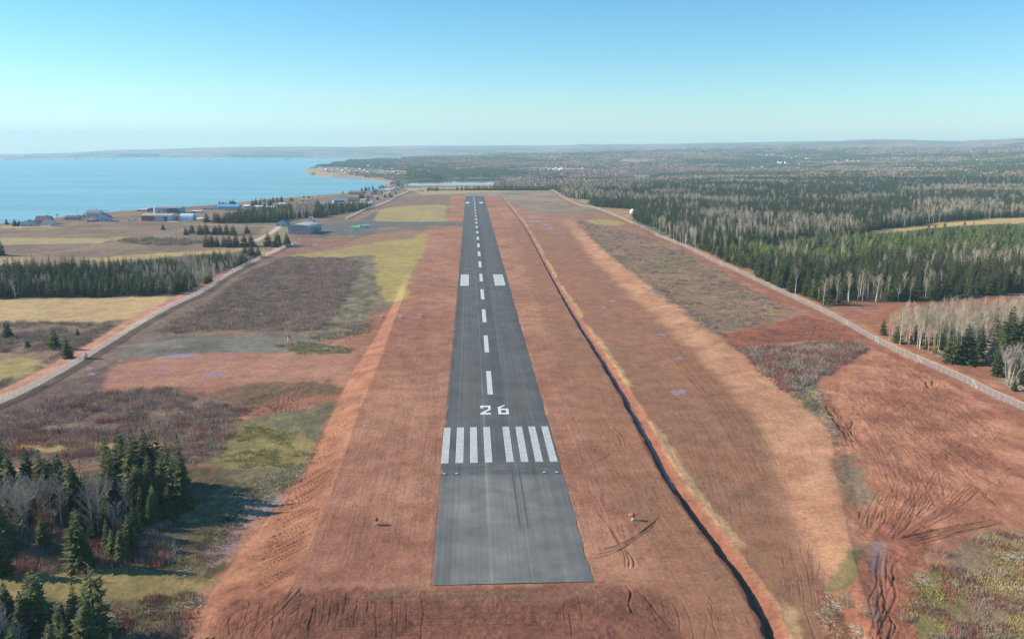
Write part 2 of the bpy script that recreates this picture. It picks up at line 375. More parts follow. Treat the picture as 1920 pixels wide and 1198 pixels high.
paint([(760, 353), (925, 351), (1035, 355), (1035, 358), (930, 360), (790, 366)], lin(160, 148, 116), lin(176, 160, 112), 3, 5, 30, seed=22)
paint([(480, 462), (548, 462), (556, 448), (640, 447), (670, 448), (640, 462), (590, 474), (530, 480)], lin(156, 112, 98), lin(140, 104, 92), 2, 4, seed=23)
# brush block by the strip and the wet yard below it
Z['b1'] = paint([(283, 627), (400, 562), (470, 508), (540, 483), (632, 484), (682, 492), (650, 556), (600, 622), (440, 618)], lin(120, 99, 90), lin(140, 116, 102), 1.5, 3, 10, patch=22, clod=.9, seed=24)
paint([(215, 662), (290, 632), (440, 625), (600, 628), (600, 655), (430, 665), (260, 672)], lin(110, 101, 92), GREY, 2, 4, 12, patch=14, clod=.6, seed=25)
paint([(205, 690), (330, 664), (470, 663), (600, 662), (680, 668), (690, 715), (600, 708), (470, 718), (330, 724), (190, 726)], lin(166, 115, 98), lin(176, 126, 106), 2, 5, 14, patch=18, clod=.35, seed=26)
paint([(520, 650), (560, 640), (640, 650), (672, 655), (660, 664), (560, 662)], lin(122, 104, 84), lin(104, 100, 68), 1, 3, 5, patch=4, clod=1, seed=27)
paint([(565, 628), (600, 608), (700, 606), (690, 622), (600, 640)], DEB, DEB2, 1, 3, 6, patch=4, clod=1.0, seed=28)
paint([(-900, 1100), (0, 757), (190, 688), (215, 680), (190, 728), (0, 790), (-900, 1200)], lin(114, 92, 88), lin(104, 84, 80), 2, 4, 12, patch=18, clod=.9, seed=29)
Z['b2'] = paint([(-900, 1150), (0, 778), (120, 742), (330, 726), (350, 742), (420, 760), (462, 768), (440, 800), (402, 868), (350, 870), (0, 870), (-900, 1180)], lin(114, 90, 86), lin(136, 112, 100), 1.5, 4, 10, patch=16, clod=.9, seed=30)
paint([(-400, 850), (0, 833), (200, 832), (410, 826), (430, 829), (400, 834), (200, 842), (0, 846), (-400, 870)], HAY2, lin(176, 146, 100), 1, 2.5, 10, seed=31, clod=.4)
paint([(290, 775), (420, 758), (470, 768), (430, 800), (340, 790)], lin(150, 130, 104), BRUSH, 2, 6, 8, amt=.7, seed=32)
paint([(350, 742), (440, 725), (620, 712), (640, 735), (560, 770), (460, 775), (420, 758)], lin(132, 98, 80), lin(118, 92, 74), 2, 5, 8, patch=6, clod=1.0, seed=33)
paint([(470, 775), (520, 745), (660, 735), (655, 755), (560, 775), (500, 790)], lin(158, 104, 86), SOIL, 2, 4, seed=34, clod=.6)
paint([(455, 790), (540, 768), (650, 745), (640, 770), (600, 830), (560, 905), (500, 935), (420, 920), (400, 880), (430, 820)], DEB, lin(124, 116, 86), 2, 4, 7, patch=5, clod=1.0, seed=35)
Z['g1'] = paint([(452, 798), (470, 795), (500, 800), (580, 822), (600, 830), (585, 866), (520, 882), (400, 874)], lin(128, 119, 76), lin(154, 134, 90), 1.2, 3, 8, patch=7, clod=.6, seed=36)
# wood edge lower left
paint([(-900, 1180), (0, 880), (200, 880), (360, 868), (420, 890), (520, 935), (440, 1000), (420, 1060), (360, 1120), (330, 1200), (320, 1460), (-900, 1460)], lin(92, 80, 62), lin(112, 98, 78), 2, 4, 7, patch=5, clod=1.0, seed=37)
paint([(-900, 1140), (0, 1072), (140, 1068), (330, 1078), (420, 1088), (360, 1112), (250, 1124), (0, 1130), (-900, 1200)], lin(150, 127, 84), lin(130, 118, 74), 1.5, 3, 6, patch=6, clod=.5, seed=38)
paint([(0, 940), (90, 945), (150, 965), (120, 1000), (0, 1010)], lin(150, 112, 78), lin(110, 84, 66), 2, 4, 5, seed=39)
Z['mud'] = paint([(455, 960), (490, 930), (535, 925), (545, 935), (510, 960), (470, 985), (430, 990)], MUD, lin(160, 134, 132), .8, 2, 4, patch=4, clod=.25, seed=40)
paint([(380, 1035), (420, 1000), (465, 985), (440, 1030), (400, 1060)], lin(146, 112, 104), MUD, .8, 2, 4, seed=41, clod=.4)
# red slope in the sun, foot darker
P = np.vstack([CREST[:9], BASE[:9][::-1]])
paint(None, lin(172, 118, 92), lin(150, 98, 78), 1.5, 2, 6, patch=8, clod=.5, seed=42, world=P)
# end of the strip, churned by tracks
paint([(430, 1125), (560, 1108), (800, 1103), (1130, 1100), (1200, 1115), (1330, 1115), (1420, 1130), (1470, 1460), (300, 1460)], lin(124, 80, 66), lin(140, 90, 74), 2, 3, 8, patch=9, clod=1.0, streak=.2, seed=43)
paint([(700, 1108), (1000, 1105), (1130, 1104), (1150, 1120), (900, 1128), (690, 1125)], lin(140, 104, 84), None, 1, 2, 5, amt=.6, seed=44)
# right of the strip: graded shoulder, straw matting, orange edge
paint([(1290, 1198), (1190, 1000), (1080, 760), (985, 500), (955, 420), (1050, 415), (1120, 480), (1250, 600), (1400, 760), (1450, 860), (1480, 980), (1560, 1198), (1600, 1460), (1400, 1460)], lin(160, 110, 86), lin(150, 106, 84), 3, 4, 20, patch=20, clod=.4, streak=.8, seed=45)
P = np.vstack([LIN[1:10][::-1], LOUT[::-1][:0], LOUT[:-2][::-1][::1]]) if False else np.vstack([LIN[1:], LOUT[::-1]])
paint(None, lin(186, 138, 108), lin(170, 120, 95), 4, 5, 12, patch=14, clod=.3, streak=.5, seed=46, world=P)
dd, sdd, ald = pld(DITCH, GX, GY); DSC = .6+.4*(1-ss(GY, 200, 600)); NEARY = (GY < 1500) & (np.abs(GX) < 150)
seg = ss(fbm(ald, ald*0, 30, 2, 61), .33, .4)
sm = ss(dd+(n2-.5)*1.6, 2.6*DSC, 3.4*DSC)*(1-ss(dd+(n2-.5)*2.6, 4.6*DSC, 5.8*DSC))*.8*(sdd < 0)*NEARY*seg*(.75+.25*vn(ald/1.1, ald*0, 62))*(GY > 95)
C = C*(1-sm[..., None])+STRAW*sm[..., None]*(.9+.2*vn(ald/3.2, ald*0, 63))[..., None]; STREAK = STREAK*(1-sm)
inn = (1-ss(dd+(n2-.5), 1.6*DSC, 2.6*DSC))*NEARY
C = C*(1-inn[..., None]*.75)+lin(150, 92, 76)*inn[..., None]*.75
left = inn*(sdd > 0); C = C*(1-left[..., None]*.8)+lin(92, 66, 58)*left[..., None]*.8  # left bank coloured darker, its shade painted into the ground
# right land
Z['b3'] = paint([(1080, 412), (1190, 436), (1260, 462), (1330, 492), (1400, 540), (1500, 590), (1440, 612), (1340, 632), (1285, 588), (1200, 522), (1120, 462)], lin(132, 106, 90), lin(154, 120, 98), 2, 5, 12, patch=22, clod=.8, seed=47)
paint([(1060, 398), (1150, 398), (1230, 436), (1310, 470), (1290, 470), (1180, 436), (1090, 412)], lin(150, 104, 88), lin(158, 118, 94), 2, 5, 18, seed=48)
paint([(1100, 412), (1140, 412), (1180, 418), (1150, 424), (1100, 418)], lin(158, 146, 86), HAY2, 1.5, 4, seed=49)
paint([(1200, 500), (1275, 480), (1300, 492), (1260, 512)], lin(116, 118, 66), lin(128, 110, 84), 2, 4, seed=50, amt=.8)
paint([(1340, 625), (1440, 610), (1500, 590), (1600, 612), (1640, 640), (1500, 640), (1385, 655)], lin(156, 96, 74), lin(142, 88, 70), 2, 4, 9, patch=12, clod=.9, seed=51)
Z['b4'] = paint([(1385, 655), (1480, 645), (1620, 640), (1625, 655), (1565, 692), (1530, 712), (1478, 736), (1430, 700)], lin(116, 94, 78), lin(112, 66, 62), 1.2, 3, 7, patch=8, clod=1.0, seed=52)
paint([(1400, 678), (1470, 672), (1545, 690), (1520, 712), (1450, 700)], lin(112, 58, 56), None, 1, 3, 4, amt=.7, seed=53)
Z['b5'] = paint([(1478, 735), (1530, 712), (1545, 745), (1560, 800), (1570, 840), (1548, 800)], DEB, lin(120, 104, 84), 1, 2, 4, patch=3, clod=1.0, seed=54)
# big churned red field on the right
Z['red'] = paint([(1545, 712), (1640, 655), (1700, 662), (1920, 790), (2820, 1100), (2820, 1200), (1920, 985), (1800, 1000), (1690, 1030), (1600, 1010), (1575, 940), (1560, 850), (1548, 770)], lin(168, 108, 86), lin(196, 134, 106), 1.5, 4, 10, patch=11, clod=1.0, streak=0, seed=55)
paint([(1560, 860), (1600, 850), (1650, 930), (1600, 955), (1578, 930)], lin(146, 116, 90), DEB2, 1, 3, 4, patch=3, amt=.8, clod=1.0, seed=56)
paint([(1590, 600), (1660, 575), (1700, 570), (1800, 562), (2300, 545), (2300, 600), (1900, 578), (1750, 590), (1660, 625)], lin(158, 98, 76), lin(168, 110, 86), 1.5, 4, 10, seed=57, clod=.8)
Z['b6'] = paint([(1700, 1085), (1790, 1020), (1850, 1005), (1920, 995), (2820, 1215), (2820, 1460), (1700, 1460), (1690, 1200)], lin(140, 122, 92), lin(142, 112, 92), 1.2, 3, 6, patch=5, clod=1.0, streak=0, seed=58)
paint([(1700, 1090), (1760, 1060), (1800, 1120), (1760, 1198), (1700, 1198)], lin(128, 122, 66), lin(148, 130, 84), 1.2, 3, 5, patch=4, amt=.8, clod=.9, seed=59)
paint([(1555, 1085), (1590, 1030), (1640, 1020), (1632, 1090), (1600, 1105), (1550, 1110)], lin(116, 110, 70), lin(140, 120, 84), .8, 1.5, 3, patch=4, clod=.8, seed=60)
paint([(1540, 1110), (1640, 1095), (1640, 1250), (1540, 1250)], lin(134, 104, 80), lin(150, 96, 74), 1, 2, 3, patch=3, clod=1.0, seed=61)
# forest floor on the right
WOODR = zone([(1036, 353), (1050, 362), (1066, 371), (1095, 377), (1117, 388), (1187, 393), (1189, 415), (1220, 429), (1247, 440), (1280, 462), (1323, 472), (1377, 499), (1413, 507), (1420, 524), (1480, 549), (1514, 561), (1547, 574), (1614, 566), (1697, 567), (1800, 559), (1920, 549), (2420, 535)])
WOODR = np.vstack([WOODR, [polar(2700, 1900), polar(2300, 2250), polar(1900, 2280), polar(1650, 2250), (polar(1400, 2200)), polar(1250, 2100), polar(1100, 1900), polar(1045, 1800)]])
paint(None, lin(84, 72, 56), lin(100, 86, 66), 3, 6, 14, patch=20, clod=.9, seed=62, world=WOODR)
FIELD = zone([(1622, 435), (1660, 428), (1720, 423), (1790, 414), (1860, 409), (1940, 407), (2100, 404), (2100, 416), (1940, 419), (1860, 421), (1800, 424), (1740, 429), (1680, 436), (1635, 439)])
paint(None, lin(206, 172, 112), lin(190, 160, 104), 2, 5, 20, patch=50, clod=.3, seed=63, world=FIELD)
CLEAR = zone([(1086, 373), (1112, 376), (1106, 381), (1084, 379)]); CLEAR2 = zone([(1150, 357), (1185, 357), (1182, 361), (1150, 361)]); CLEAR3 = zone([(1165, 362), (1240, 358), (1235, 364), (1175, 367)])
for k, Q in enumerate((CLEAR, CLEAR2, CLEAR3)): paint(None, lin(150, 140, 90), lin(164, 150, 110), 3, 5, 20, seed=64+k, world=Q, clod=.3)
paint([(1120, 392), (1185, 395), (1188, 412), (1222, 430), (1250, 441), (1300, 470), (1250, 452), (1180, 415), (1140, 402)], lin(176, 144, 96), lin(150, 118, 92), 2, 4, 14, seed=67, clod=.5)
paint([(1280, 464), (1323, 474), (1377, 501), (1413, 510), (1480, 551), (1547, 577), (1590, 590), (1560, 588), (1480, 560), (1400, 520), (1340, 490)], lin(166, 114, 84), lin(150, 120, 92), 1.5, 3, 9, seed=68, clod=.7)
Z['slash'] = paint([(1745, 662), (1800, 680), (1870, 684), (1880, 720), (1920, 735), (2300, 860), (2300, 760), (1940, 690), (1880, 665), (1800, 655)], lin(134, 118, 100), lin(120, 108, 94), 1, 2, 5, patch=3, clod=1.0, seed=69)
# tan tracks and dirt roads
def strip(L, wd, c0, c1=None, soft=.5, wob=.6, amt=1.0, seed=0, clod=.35, pts=None):
    P = np.array([tuple(at(a, b)[:2]) for a, b in L]) if pts is None else np.asarray(pts)
    P = spl(P, 4); lo = P.min(0)-20; hi = P.max(0)+20
    m = (GX > lo[0]) & (GX < hi[0]) & (GY > lo[1]) & (GY < hi[1])
    x = GX[m]; y = GY[m]; d, s, al = pld(P, x, y)
    a = ss(wd/2-d+(fbm(x, y, 3, 2, 300+seed)-.5)*2*wob, -soft, soft)*amt
    f = np.clip(fbm(x, y, 6, 3, 310+seed)*2-.5, 0, 1)[:, None]; c1 = c0 if c1 is None else c1
    C[m] = C[m]*(1-a[:, None])+(c0*(1-f)+c1*f)*a[:, None]; ROUGHN[m] = ROUGHN[m]*(1-a)+clod*a; STREAK[m] *= (1-a)
    return P
LEFTF = [(-420, 930), (-120, 808), (0, 757), (80, 719), (180, 661), (250, 617), (320, 577), (385, 546), (440, 510), (500, 480), (551, 458)]
LEFTR = [(-460, 925), (-160, 803), (-22, 748), (62, 708), (160, 656), (232, 612), (305, 573), (368, 542), (420, 516), (470, 492), (520, 470)]
LEFTF2 = [(648, 412), (680, 396), (706, 387), (730, 378), (745, 368), (765, 360), (785, 353)]
RIGHTF = [(1022, 352), (1052, 369), (1084, 385), (1115, 391), (1160, 408), (1200, 427), (1240, 446), (1280, 462), (1330, 487), (1385, 512), (1440, 538), (1500, 566), (1560, 595), (1640, 640), (1720, 678), (1800, 713), (1860, 743), (1920, 770), (2150, 875), (2500, 1030)]
LEFTRP = strip(LEFTR, 6.0, lin(200, 144, 120), lin(188, 130, 108), .8, .6, seed=1)
strip([(470, 492), (500, 477), (518, 467), (508, 462), (490, 463)], 5, lin(176, 126, 106), lin(186, 138, 116), 1, .6, seed=2)
strip([(478, 452), (500, 441), (516, 431), (524, 424)], 6, lin(196, 176, 160), None, .8, .6, seed=3)
strip([(350, 421), (440, 423), (515, 424), (560, 423)], 6, lin(168, 160, 150), None, .8, .6, seed=4)
strip([(130, 470), (185, 461), (230, 453), (290, 444), (345, 432)], 4, lin(180, 160, 140), lin(140, 120, 108), 1, .8, amt=.8, seed=5)
strip([(320, 416), (345, 414), (366, 411), (380, 408)], 8, lin(200, 196, 186), None, .8, .6, seed=6)
strip([(-60, 430), (60, 430), (160, 428), (240, 429)], 3, lin(176, 158, 124), None, 1, .8, amt=.7, seed=7)
strip([(735, 358), (712, 366), (690, 372), (650, 380), (600, 381), (560, 380)], 8, lin(186, 168, 140), None, 1, 1, amt=.8, seed=8)
RP = np.array([tuple(at(a, b)[:2]) for a, b in RIGHTF]); RD = np.gradient(RP, axis=0); RD /= np.linalg.norm(RD, axis=1)[:, None]; RNRM = np.column_stack([RD[:, 1], -RD[:, 0]])
RNRM *= np.sign(RNRM[:, :1])                            # towards the forest
strip(None, 6.5, lin(186, 128, 98), lin(170, 112, 86), 1, .8, seed=9, pts=RP+RNRM*5.0)
strip(None, 5, lin(146, 90, 72), lin(160, 104, 82), 1.5, 1.5, seed=10, amt=.8, clod=.9, pts=RP-RNRM*4.0)
# churned lane running down to the bottom right
strip([(1700, 990), (1680, 1030), (1662, 1070), (1655, 1130), (1660, 1198), (1665, 1320)], 10, lin(166, 106, 86), lin(156, 98, 78), .8, .8, seed=11, clod=1.0)
strip([(1640, 1040), (1650, 1020), (1642, 1070)], 2.5, MUD, None, .6, .5, seed=12, amt=.8)
# beaches
bs = ss(DSEA, -10, -4)*.7*ss(fbm(GX, GY, 150, 2, 79), .42, .55)*ss(GR, 1600, 1900); C = C*(1-bs[..., None])+SAND*bs[..., None]
bl = ss(DLAG, -7, -2); C = C*(1-bl[..., None])+lin(176, 156, 136)*bl[..., None]
rk = ss(DSEA, -26, -10)*(1-ss(GR, 1500, 1800)); C = C*(1-rk[..., None])+lin(142, 126, 100)*rk[..., None]
# ------------------------------------------------------------------ ruts: wheel and track marks pressed into the ground
HR = np.zeros(GX.shape, np.float32); HU = np.zeros(GX.shape, np.float32)
ci = np.arange(NC); ri = np.arange(NR); RQ = []
def rut(P, wd=.5, dep=.2, rim=.2, jit=.15, taper=True, px=True, n=4):
    if px: P = np.array([tuple(at(a, b)[:2]) for a, b in P])
    P = spl(P, n) if len(P) > 2 else P
    seg = np.hypot(*np.diff(P, axis=0).T); L = np.concatenate([[0], np.cumsum(seg)])
    r0 = np.hypot(*P.mean(0)); st = max(.12, r0*.0009); s = np.arange(0, L[-1], st)
    if len(s) < 3: return
    x = np.interp(s, L, P[:, 0]); y = np.interp(s, L, P[:, 1]); sd = random.randrange(9999)
    x = x+(vn(s/7, s*0, sd)-.5)*3*jit+(vn(s/2, s*0, sd+1)-.5)*.5*jit; y = y+(vn(s/7, s*0+9, sd)-.5)*3*jit
    dp = dep*(.45+.9*vn(s/3.0, s*0+4, sd))*(np.minimum(1, np.minimum(s, L[-1]-s)/(.1*L[-1]+.01)) if taper else 1)
    RQ.append((x, y, dp, np.full(x.shape, wd), np.full(x.shape, rim)))
def stamp():
    x, y, dp, wd, rim = (np.concatenate([q[i] for q in RQ]) for i in range(5))
    ia = np.round(np.interp(np.arctan2(x, y), AZ, ci)).astype(int); ib = np.round(np.interp(np.hypot(x, y), RR, ri)).astype(int)
    for da in range(-5, 6):
        for db in range(-4, 5):
            j = ia+da; k = ib+db; ok = (j >= 0) & (j < NC) & (k >= 0) & (k < NR)
            j = j[ok]; k = k[ok]; t = np.hypot(GX[k, j]-x[ok], GY[k, j]-y[ok])/(wd[ok]*.5)
            v = -dp[ok]*np.clip(1-t*t, 0, 1); u = dp[ok]*rim[ok]*np.clip(1-np.abs(t-1.6)/.7, 0, 1)
            np.minimum.at(HR, (k, j), v); np.maximum.at(HU, (k, j), u)
def fan(A, B, n, wd=.5, dep=.2, jx=6, **kw):
    """n ruts lying between guide polylines A and B"""
    A = np.array(A, float); B = np.array(B, float); wd *= .62; dep *= .8; kw['jit'] = kw.get('jit', .2)*.5
    for i in range(int(n*1.7)):
        t = random.random(); t0 = random.random()*.45; t1 = .5+random.random()*.5
        P = A*(1-t)+B*t+np.random.default_rng(random.randrange(99999)).normal(0, jx*.3, A.shape)
        P = spl(P, 6); m = len(P); P = P[int(t0*m):max(int(t1*m), int(t0*m)+3)]
        if len(P) > 2: rut(P[::3] if len(P) > 8 else P, wd, dep*(.5+random.random()), **kw)
# left slope: dozer marks slanting down
fan([(640, 850), (580, 885), (520, 905)], [(560, 1080), (470, 1120), (400, 1140)], 60, .5, .3, 5)
fan([(690, 730), (655, 745), (625, 760)], [(640, 850), (600, 875), (560, 890)], 30, .5, .28, 5)
fan([(560, 1090), (520, 1140), (470, 1175)], [(545, 1095), (500, 1160), (440, 1215)], 8, .5, .16, 5)
rut([(555, 1100), (530, 1130), (490, 1155), (440, 1185)], .7, .18); rut([(572, 1098), (520, 1150), (480, 1198)], .6, .16)
# churned turning area at the end of the strip
fan([(440, 1120), (430, 1160), (410, 1215)], [(800, 1105), (800, 1150), (800, 1215)], 40, .5, .15, 8, jit=.5)
fan([(800, 1110), (805, 1150), (800, 1215)], [(1420, 1120), (1440, 1160), (1450, 1215)], 16, .5, .12, 10, jit=.5)
fan([(420, 1125), (800, 1115), (1180, 1112)], [(400, 1200), (800, 1195), (1200, 1200)], 30, .5, .1, 4, jit=.3)
rut([(1172, 1095), (1185, 1110), (1182, 1130), (1188, 1150)], .6, .2); rut([(1190, 1105), (1215, 1125), (1235, 1150), (1260, 1180)], .6, .16)
# strip shoulders: faint long wheel marks
fan([(560, 1100), (680, 760), (760, 520)], [(800, 1100), (835, 760), (855, 520)], 30, .5, .05, 6, jit=.5)
fan([(1110, 1100), (1010, 760), (945, 500)], [(1380, 1110), (1150, 760), (1010, 520)], 30, .5, .06, 6, jit=.5)
for k in range(3):
    rut([(1102+9*k, 1048-7*k), (1140+9*k, 1040-9*k), (1180+9*k, 1020-9*k), (1215+6*k, 995-8*k), (1235+3*k, 975-5*k)], .55, .22)
    rut([(1118+10*k, 955+9*k), (1150+8*k, 1000+9*k), (1172+7*k, 1040+5*k), (1172+6*k, 1068)], .5, .16)
rut([(1140, 800), (1160, 820), (1166, 838)], .5, .2); rut([(1148, 798), (1168, 818), (1174, 836)], .5, .2)
rut([(1110, 870), (1135, 858), (1150, 848)], .5, .2)
fan([(1085, 870), (1110, 960), (1140, 1060)], [(1200, 870), (1260, 960), (1330, 1060)], 30, .45, .09, 12, jit=.6)
# graded shoulder beyond the ditch
fan([(1420, 930), (1330, 760), (1130, 520)], [(1470, 900), (1400, 770), (1180, 540)], 46, .6, .1, 5, jit=.2)
fan([(1300, 960), (1230, 800), (1080, 540)], [(1430, 1100), (1380, 860), (1150, 560)], 46, .5, .07, 7, jit=.4)
fan([(1440, 1020), (1470, 1100), (1500, 1210)], [(1560, 1000), (1560, 1100), (1570, 1210)], 14, .45, .1, 8, jit=.5)
# right red field
fan([(1560, 725), (1640, 800), (1720, 880)], [(1680, 670), (1800, 790), (1925, 900)], 80, .5, .11, 7, jit=.5)
fan([(1690, 790), (1800, 860), (1915, 930)], [(1760, 740), (1850, 790), (1930, 830)], 22, .6, .2, 4, jit=.3)
fan([(1570, 760), (1620, 860), (1660, 960)], [(1720, 860), (1760, 920), (1800, 990)], 50, .55, .14, 9, jit=.5)
fan([(1660, 1010), (1700, 930), (1730, 860)], [(1690, 1015), (1790, 960), (1860, 900)], 24, .6, .16, 8, jit=.5)
fan([(1600, 1000), (1610, 960), (1650, 900)], [(1690, 1010), (1720, 940), (1720, 880)], 26, .6, .15, 9, jit=.5)
fan([(1690, 1030), (1800, 1000), (1930, 975)], [(1680, 1010), (1780, 985), (1920, 960)], 14, .8, .3, 4)
rut([(1672, 1012), (1700, 990), (1712, 960), (1718, 930), (1705, 890)], .8, .2); rut([(1745, 850), (1760, 890), (1772, 930), (1770, 975)], .6, .14)
rut([(1790, 870), (1840, 920), (1880, 960)], .6, .15); rut([(1585, 800), (1600, 790), (1592, 808)], .8, .4)
for k in range(6):
    rut([(1640+5*k, 1035), (1640+5.5*k, 1085), (1642+5*k, 1130), (1640+6*k, 1215)], .5, .14, jit=.7)
rut([(1648, 1030), (1650, 1070), (1640, 1100)], .6, .14); rut([(1676, 1030), (1672, 1090), (1668, 1140), (1668, 1215)], .7, .16, jit=1.2)
rut([(1735, 715), (1738, 722), (1748, 728)], .8, .5); rut([(1748, 714), (1750, 722), (1760, 728)], .8, .5)
fan([(1545, 760), (1570, 800), (1600, 850)], [(1560, 745), (1590, 790), (1630, 850)], 26, .9, .4, 4, jit=.4)
fan([(1340, 630), (1440, 640), (1560, 640)], [(1440, 605), (1540, 612), (1640, 640)], 24, .9, .25, 3)
# long scratches over the red field and the shoulders
fan([(1550, 720), (1660, 830), (1740, 930)], [(1700, 660), (1820, 760), (1930, 860)], 130, .5, .17, 8, jit=.6)
fan([(1700, 850), (1800, 910), (1900, 960)], [(1800, 800), (1860, 850), (1930, 890)], 50, .5, .18, 7, jit=.5)
fan([(1480, 990), (1400, 800), (1180, 540)], [(1555, 900), (1500, 770), (1230, 560)], 50, .45, .07, 3, jit=.2)
fan([(1240, 900), (1180, 780), (1080, 600)], [(1480, 1060), (1400, 880), (1240, 680)], 40, .45, .06, 8, jit=.3)
fan([(500, 1140), (620, 860), (740, 600)], [(810, 1090), (830, 830), (850, 600)], 60, .4, .06, 9, jit=.5)
fan([(1090, 1000), (1060, 860), (990, 640)], [(1290, 1040), (1180, 860), (1060, 640)], 60, .4, .07, 9, jit=.5)
fan([(330, 1210), (330, 1150), (480, 1110)], [(560, 1215), (600, 1150), (640, 1110)], 30, .5, .12, 9, jit=.5)
# yard on the left
fan([(440, 745), (520, 735), (600, 715)], [(440, 780), (520, 775), (640, 740)], 40, .7, .25, 5, jit=.5)
fan([(560, 600), (640, 620), (720, 600)], [(600, 660), (650, 655), (700, 640)], 24, .8, .22, 5, jit=.5)
fan([(200, 690), (400, 680), (640, 672)], [(200, 722), (400, 712), (640, 705)], 20, .6, .06, 4)
fan([(430, 900), (480, 930), (520, 960)], [(380, 1010), (430, 1020), (470, 1000)], 20, .8, .3, 6, jit=.6)
stamp()
# clods and unevenness
cl = ((fbm(GX, GY, 1.7, 3, 71)-.5)*.34+(fbm(GX, GY, 6, 3, 72)-.5)*.5)*ROUGHN**1.5*(1-ss(GR, 500, 900))
cl += (stk-.5)*.05*STREAK*(1-ss(GR, 450, 800))
cl += (fbm(GX, GY, 12, 3, 73)-.5)*.8*ss(GR, 250, 600)*(1-ss(GR, 1300, 1700))*ss(ROUGHN, .5, .9)
cl += (np.abs(fbm(GX, GY, 45, 3, 74)-.5)*2*14-3)*ss(GR, 4200, 5200)*(fbm(GX, GY, 420, 4, 51) > -1)
# keep the runway, apron and water clear
RUNX0, RUNX1, RUNY0, RUNY1 = -7.7, 22.7, 141.5, 1447.0
onr = ss(np.maximum(np.maximum(RUNX0-GX, GX-RUNX1), np.maximum(RUNY0-GY, GY-RUNY1)), .0, 1.5)
APRON = zone([(556, 438), (590, 422), (640, 417), (690, 414.5), (735, 416), (868, 417), (868, 424), (745, 424), (712, 427), (690, 441), (600, 442)])
TAXI2 = zone([(672, 414), (700, 400), (708, 400), (698, 415)])
onp = ss(-np.maximum(sdf(APRON, GX, GY), sdf(TAXI2, GX, GY)), .3, 3)
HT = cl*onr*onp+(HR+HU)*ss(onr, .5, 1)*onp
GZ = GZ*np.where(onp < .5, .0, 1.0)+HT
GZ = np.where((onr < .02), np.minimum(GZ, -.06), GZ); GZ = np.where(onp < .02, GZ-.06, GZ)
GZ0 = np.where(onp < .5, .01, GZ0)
ver = np.column_stack([GX.ravel(), GY.ravel(), GZ.ravel()])
idx = np.arange(NR*NC).reshape(NR, NC)
quads = np.column_stack([idx[:-1, :-1].ravel(), idx[:-1, 1:].ravel(), idx[1:, 1:].ravel(), idx[1:, :-1].ravel()])
b = NB('ground'); tc = b.n('ShaderNodeTexCoord').outputs['Object']; at_ = b.n('ShaderNodeAttribute', attribute_name='tint'); ar = b.n('ShaderNodeAttribute', attribute_name='clod').outputs['Fac']; as_ = b.n('ShaderNodeAttribute', attribute_name='streak').outputs['Fac']
fine = b.noise(tc, 1.1, 6, .78); mid = b.noise(tc, .16, 4, .6); sp = b.noise(b.mapv(tc, (1.6, .045, 1)), 1.0, 4, .6); sp2 = b.noise(b.mapv(tc, (5.0, .12, 1)), 1.0, 3, .6)
f = b.math('MULTIPLY', b.rng(fine, .28, .72, .68, 1.34), b.rng(mid, .3, .7, .8, 1.2))
sk = b.math('MULTIPLY', b.rng(sp, .3, .7, .9, 1.1), b.rng(sp2, .3, .7, .93, 1.07))
sk = b.math('ADD', b.math('MULTIPLY', b.math('SUBTRACT', sk, 1.0), as_), 1.0)
f = b.math('MULTIPLY', f, sk)
wz1 = b.n('ShaderNodeVectorMath', operation='ADD'); b.l(tc, wz1.inputs[0])
wn = b.n('ShaderNodeTexNoise'); wn.inputs['Scale'].default_value = .35; b.l(tc, wn.inputs['Vector']); wsc = b.n('ShaderNodeVectorMath', operation='SCALE'); wsc.inputs['Scale'].default_value = 3.0; b.l(wn.outputs['Color'], wsc.inputs[0]); b.l(wsc.outputs[0], wz1.inputs[1])
f = b.math('MULTIPLY', f, b.rng(b.noise(wz1.outputs[0], .55, 6, .75), .52, .72, 1.08, .76))
f = b.math('MULTIPLY', f, b.rng(b.noise(wz1.outputs[0], 2.1, 3, .6), .62, .72, 1.0, 1.3))
f = b.math('MULTIPLY', f, .97)
bump = b.math('ADD', b.math('MULTIPLY', fine, b.rng(ar, 0, 1, .25, 1.4)), b.math('MULTIPLY', b.noise(tc, 4.0, 4, .65), .35))
GMAT = b.pbr(b.val(at_.outputs['Color'], f), .95, .08, bump, .24, .9)
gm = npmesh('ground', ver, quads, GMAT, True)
ca = gm.color_attributes.new('tint', 'FLOAT_COLOR', 'POINT'); ca.data.foreach_set('color', np.column_stack([np.clip((C*.91+C.mean(2, keepdims=True)*.09)*np.array([.99, .96, .845])*(1-.34*np.clip(-HR/.14, 0, 1))[..., None], 0, 1).reshape(-1, 3), np.ones(NR*NC)]).astype(np.float32).ravel())  # rut bottoms darkened in the tint, standing in for their shade
for nm, arr in (('clod', ROUGHN), ('streak', STREAK)):
    A = gm.attributes.new(nm, 'FLOAT', 'POINT'); A.data.foreach_set('value', arr.astype(np.float32).ravel())
tag(link('ground', gm), kind='structure')
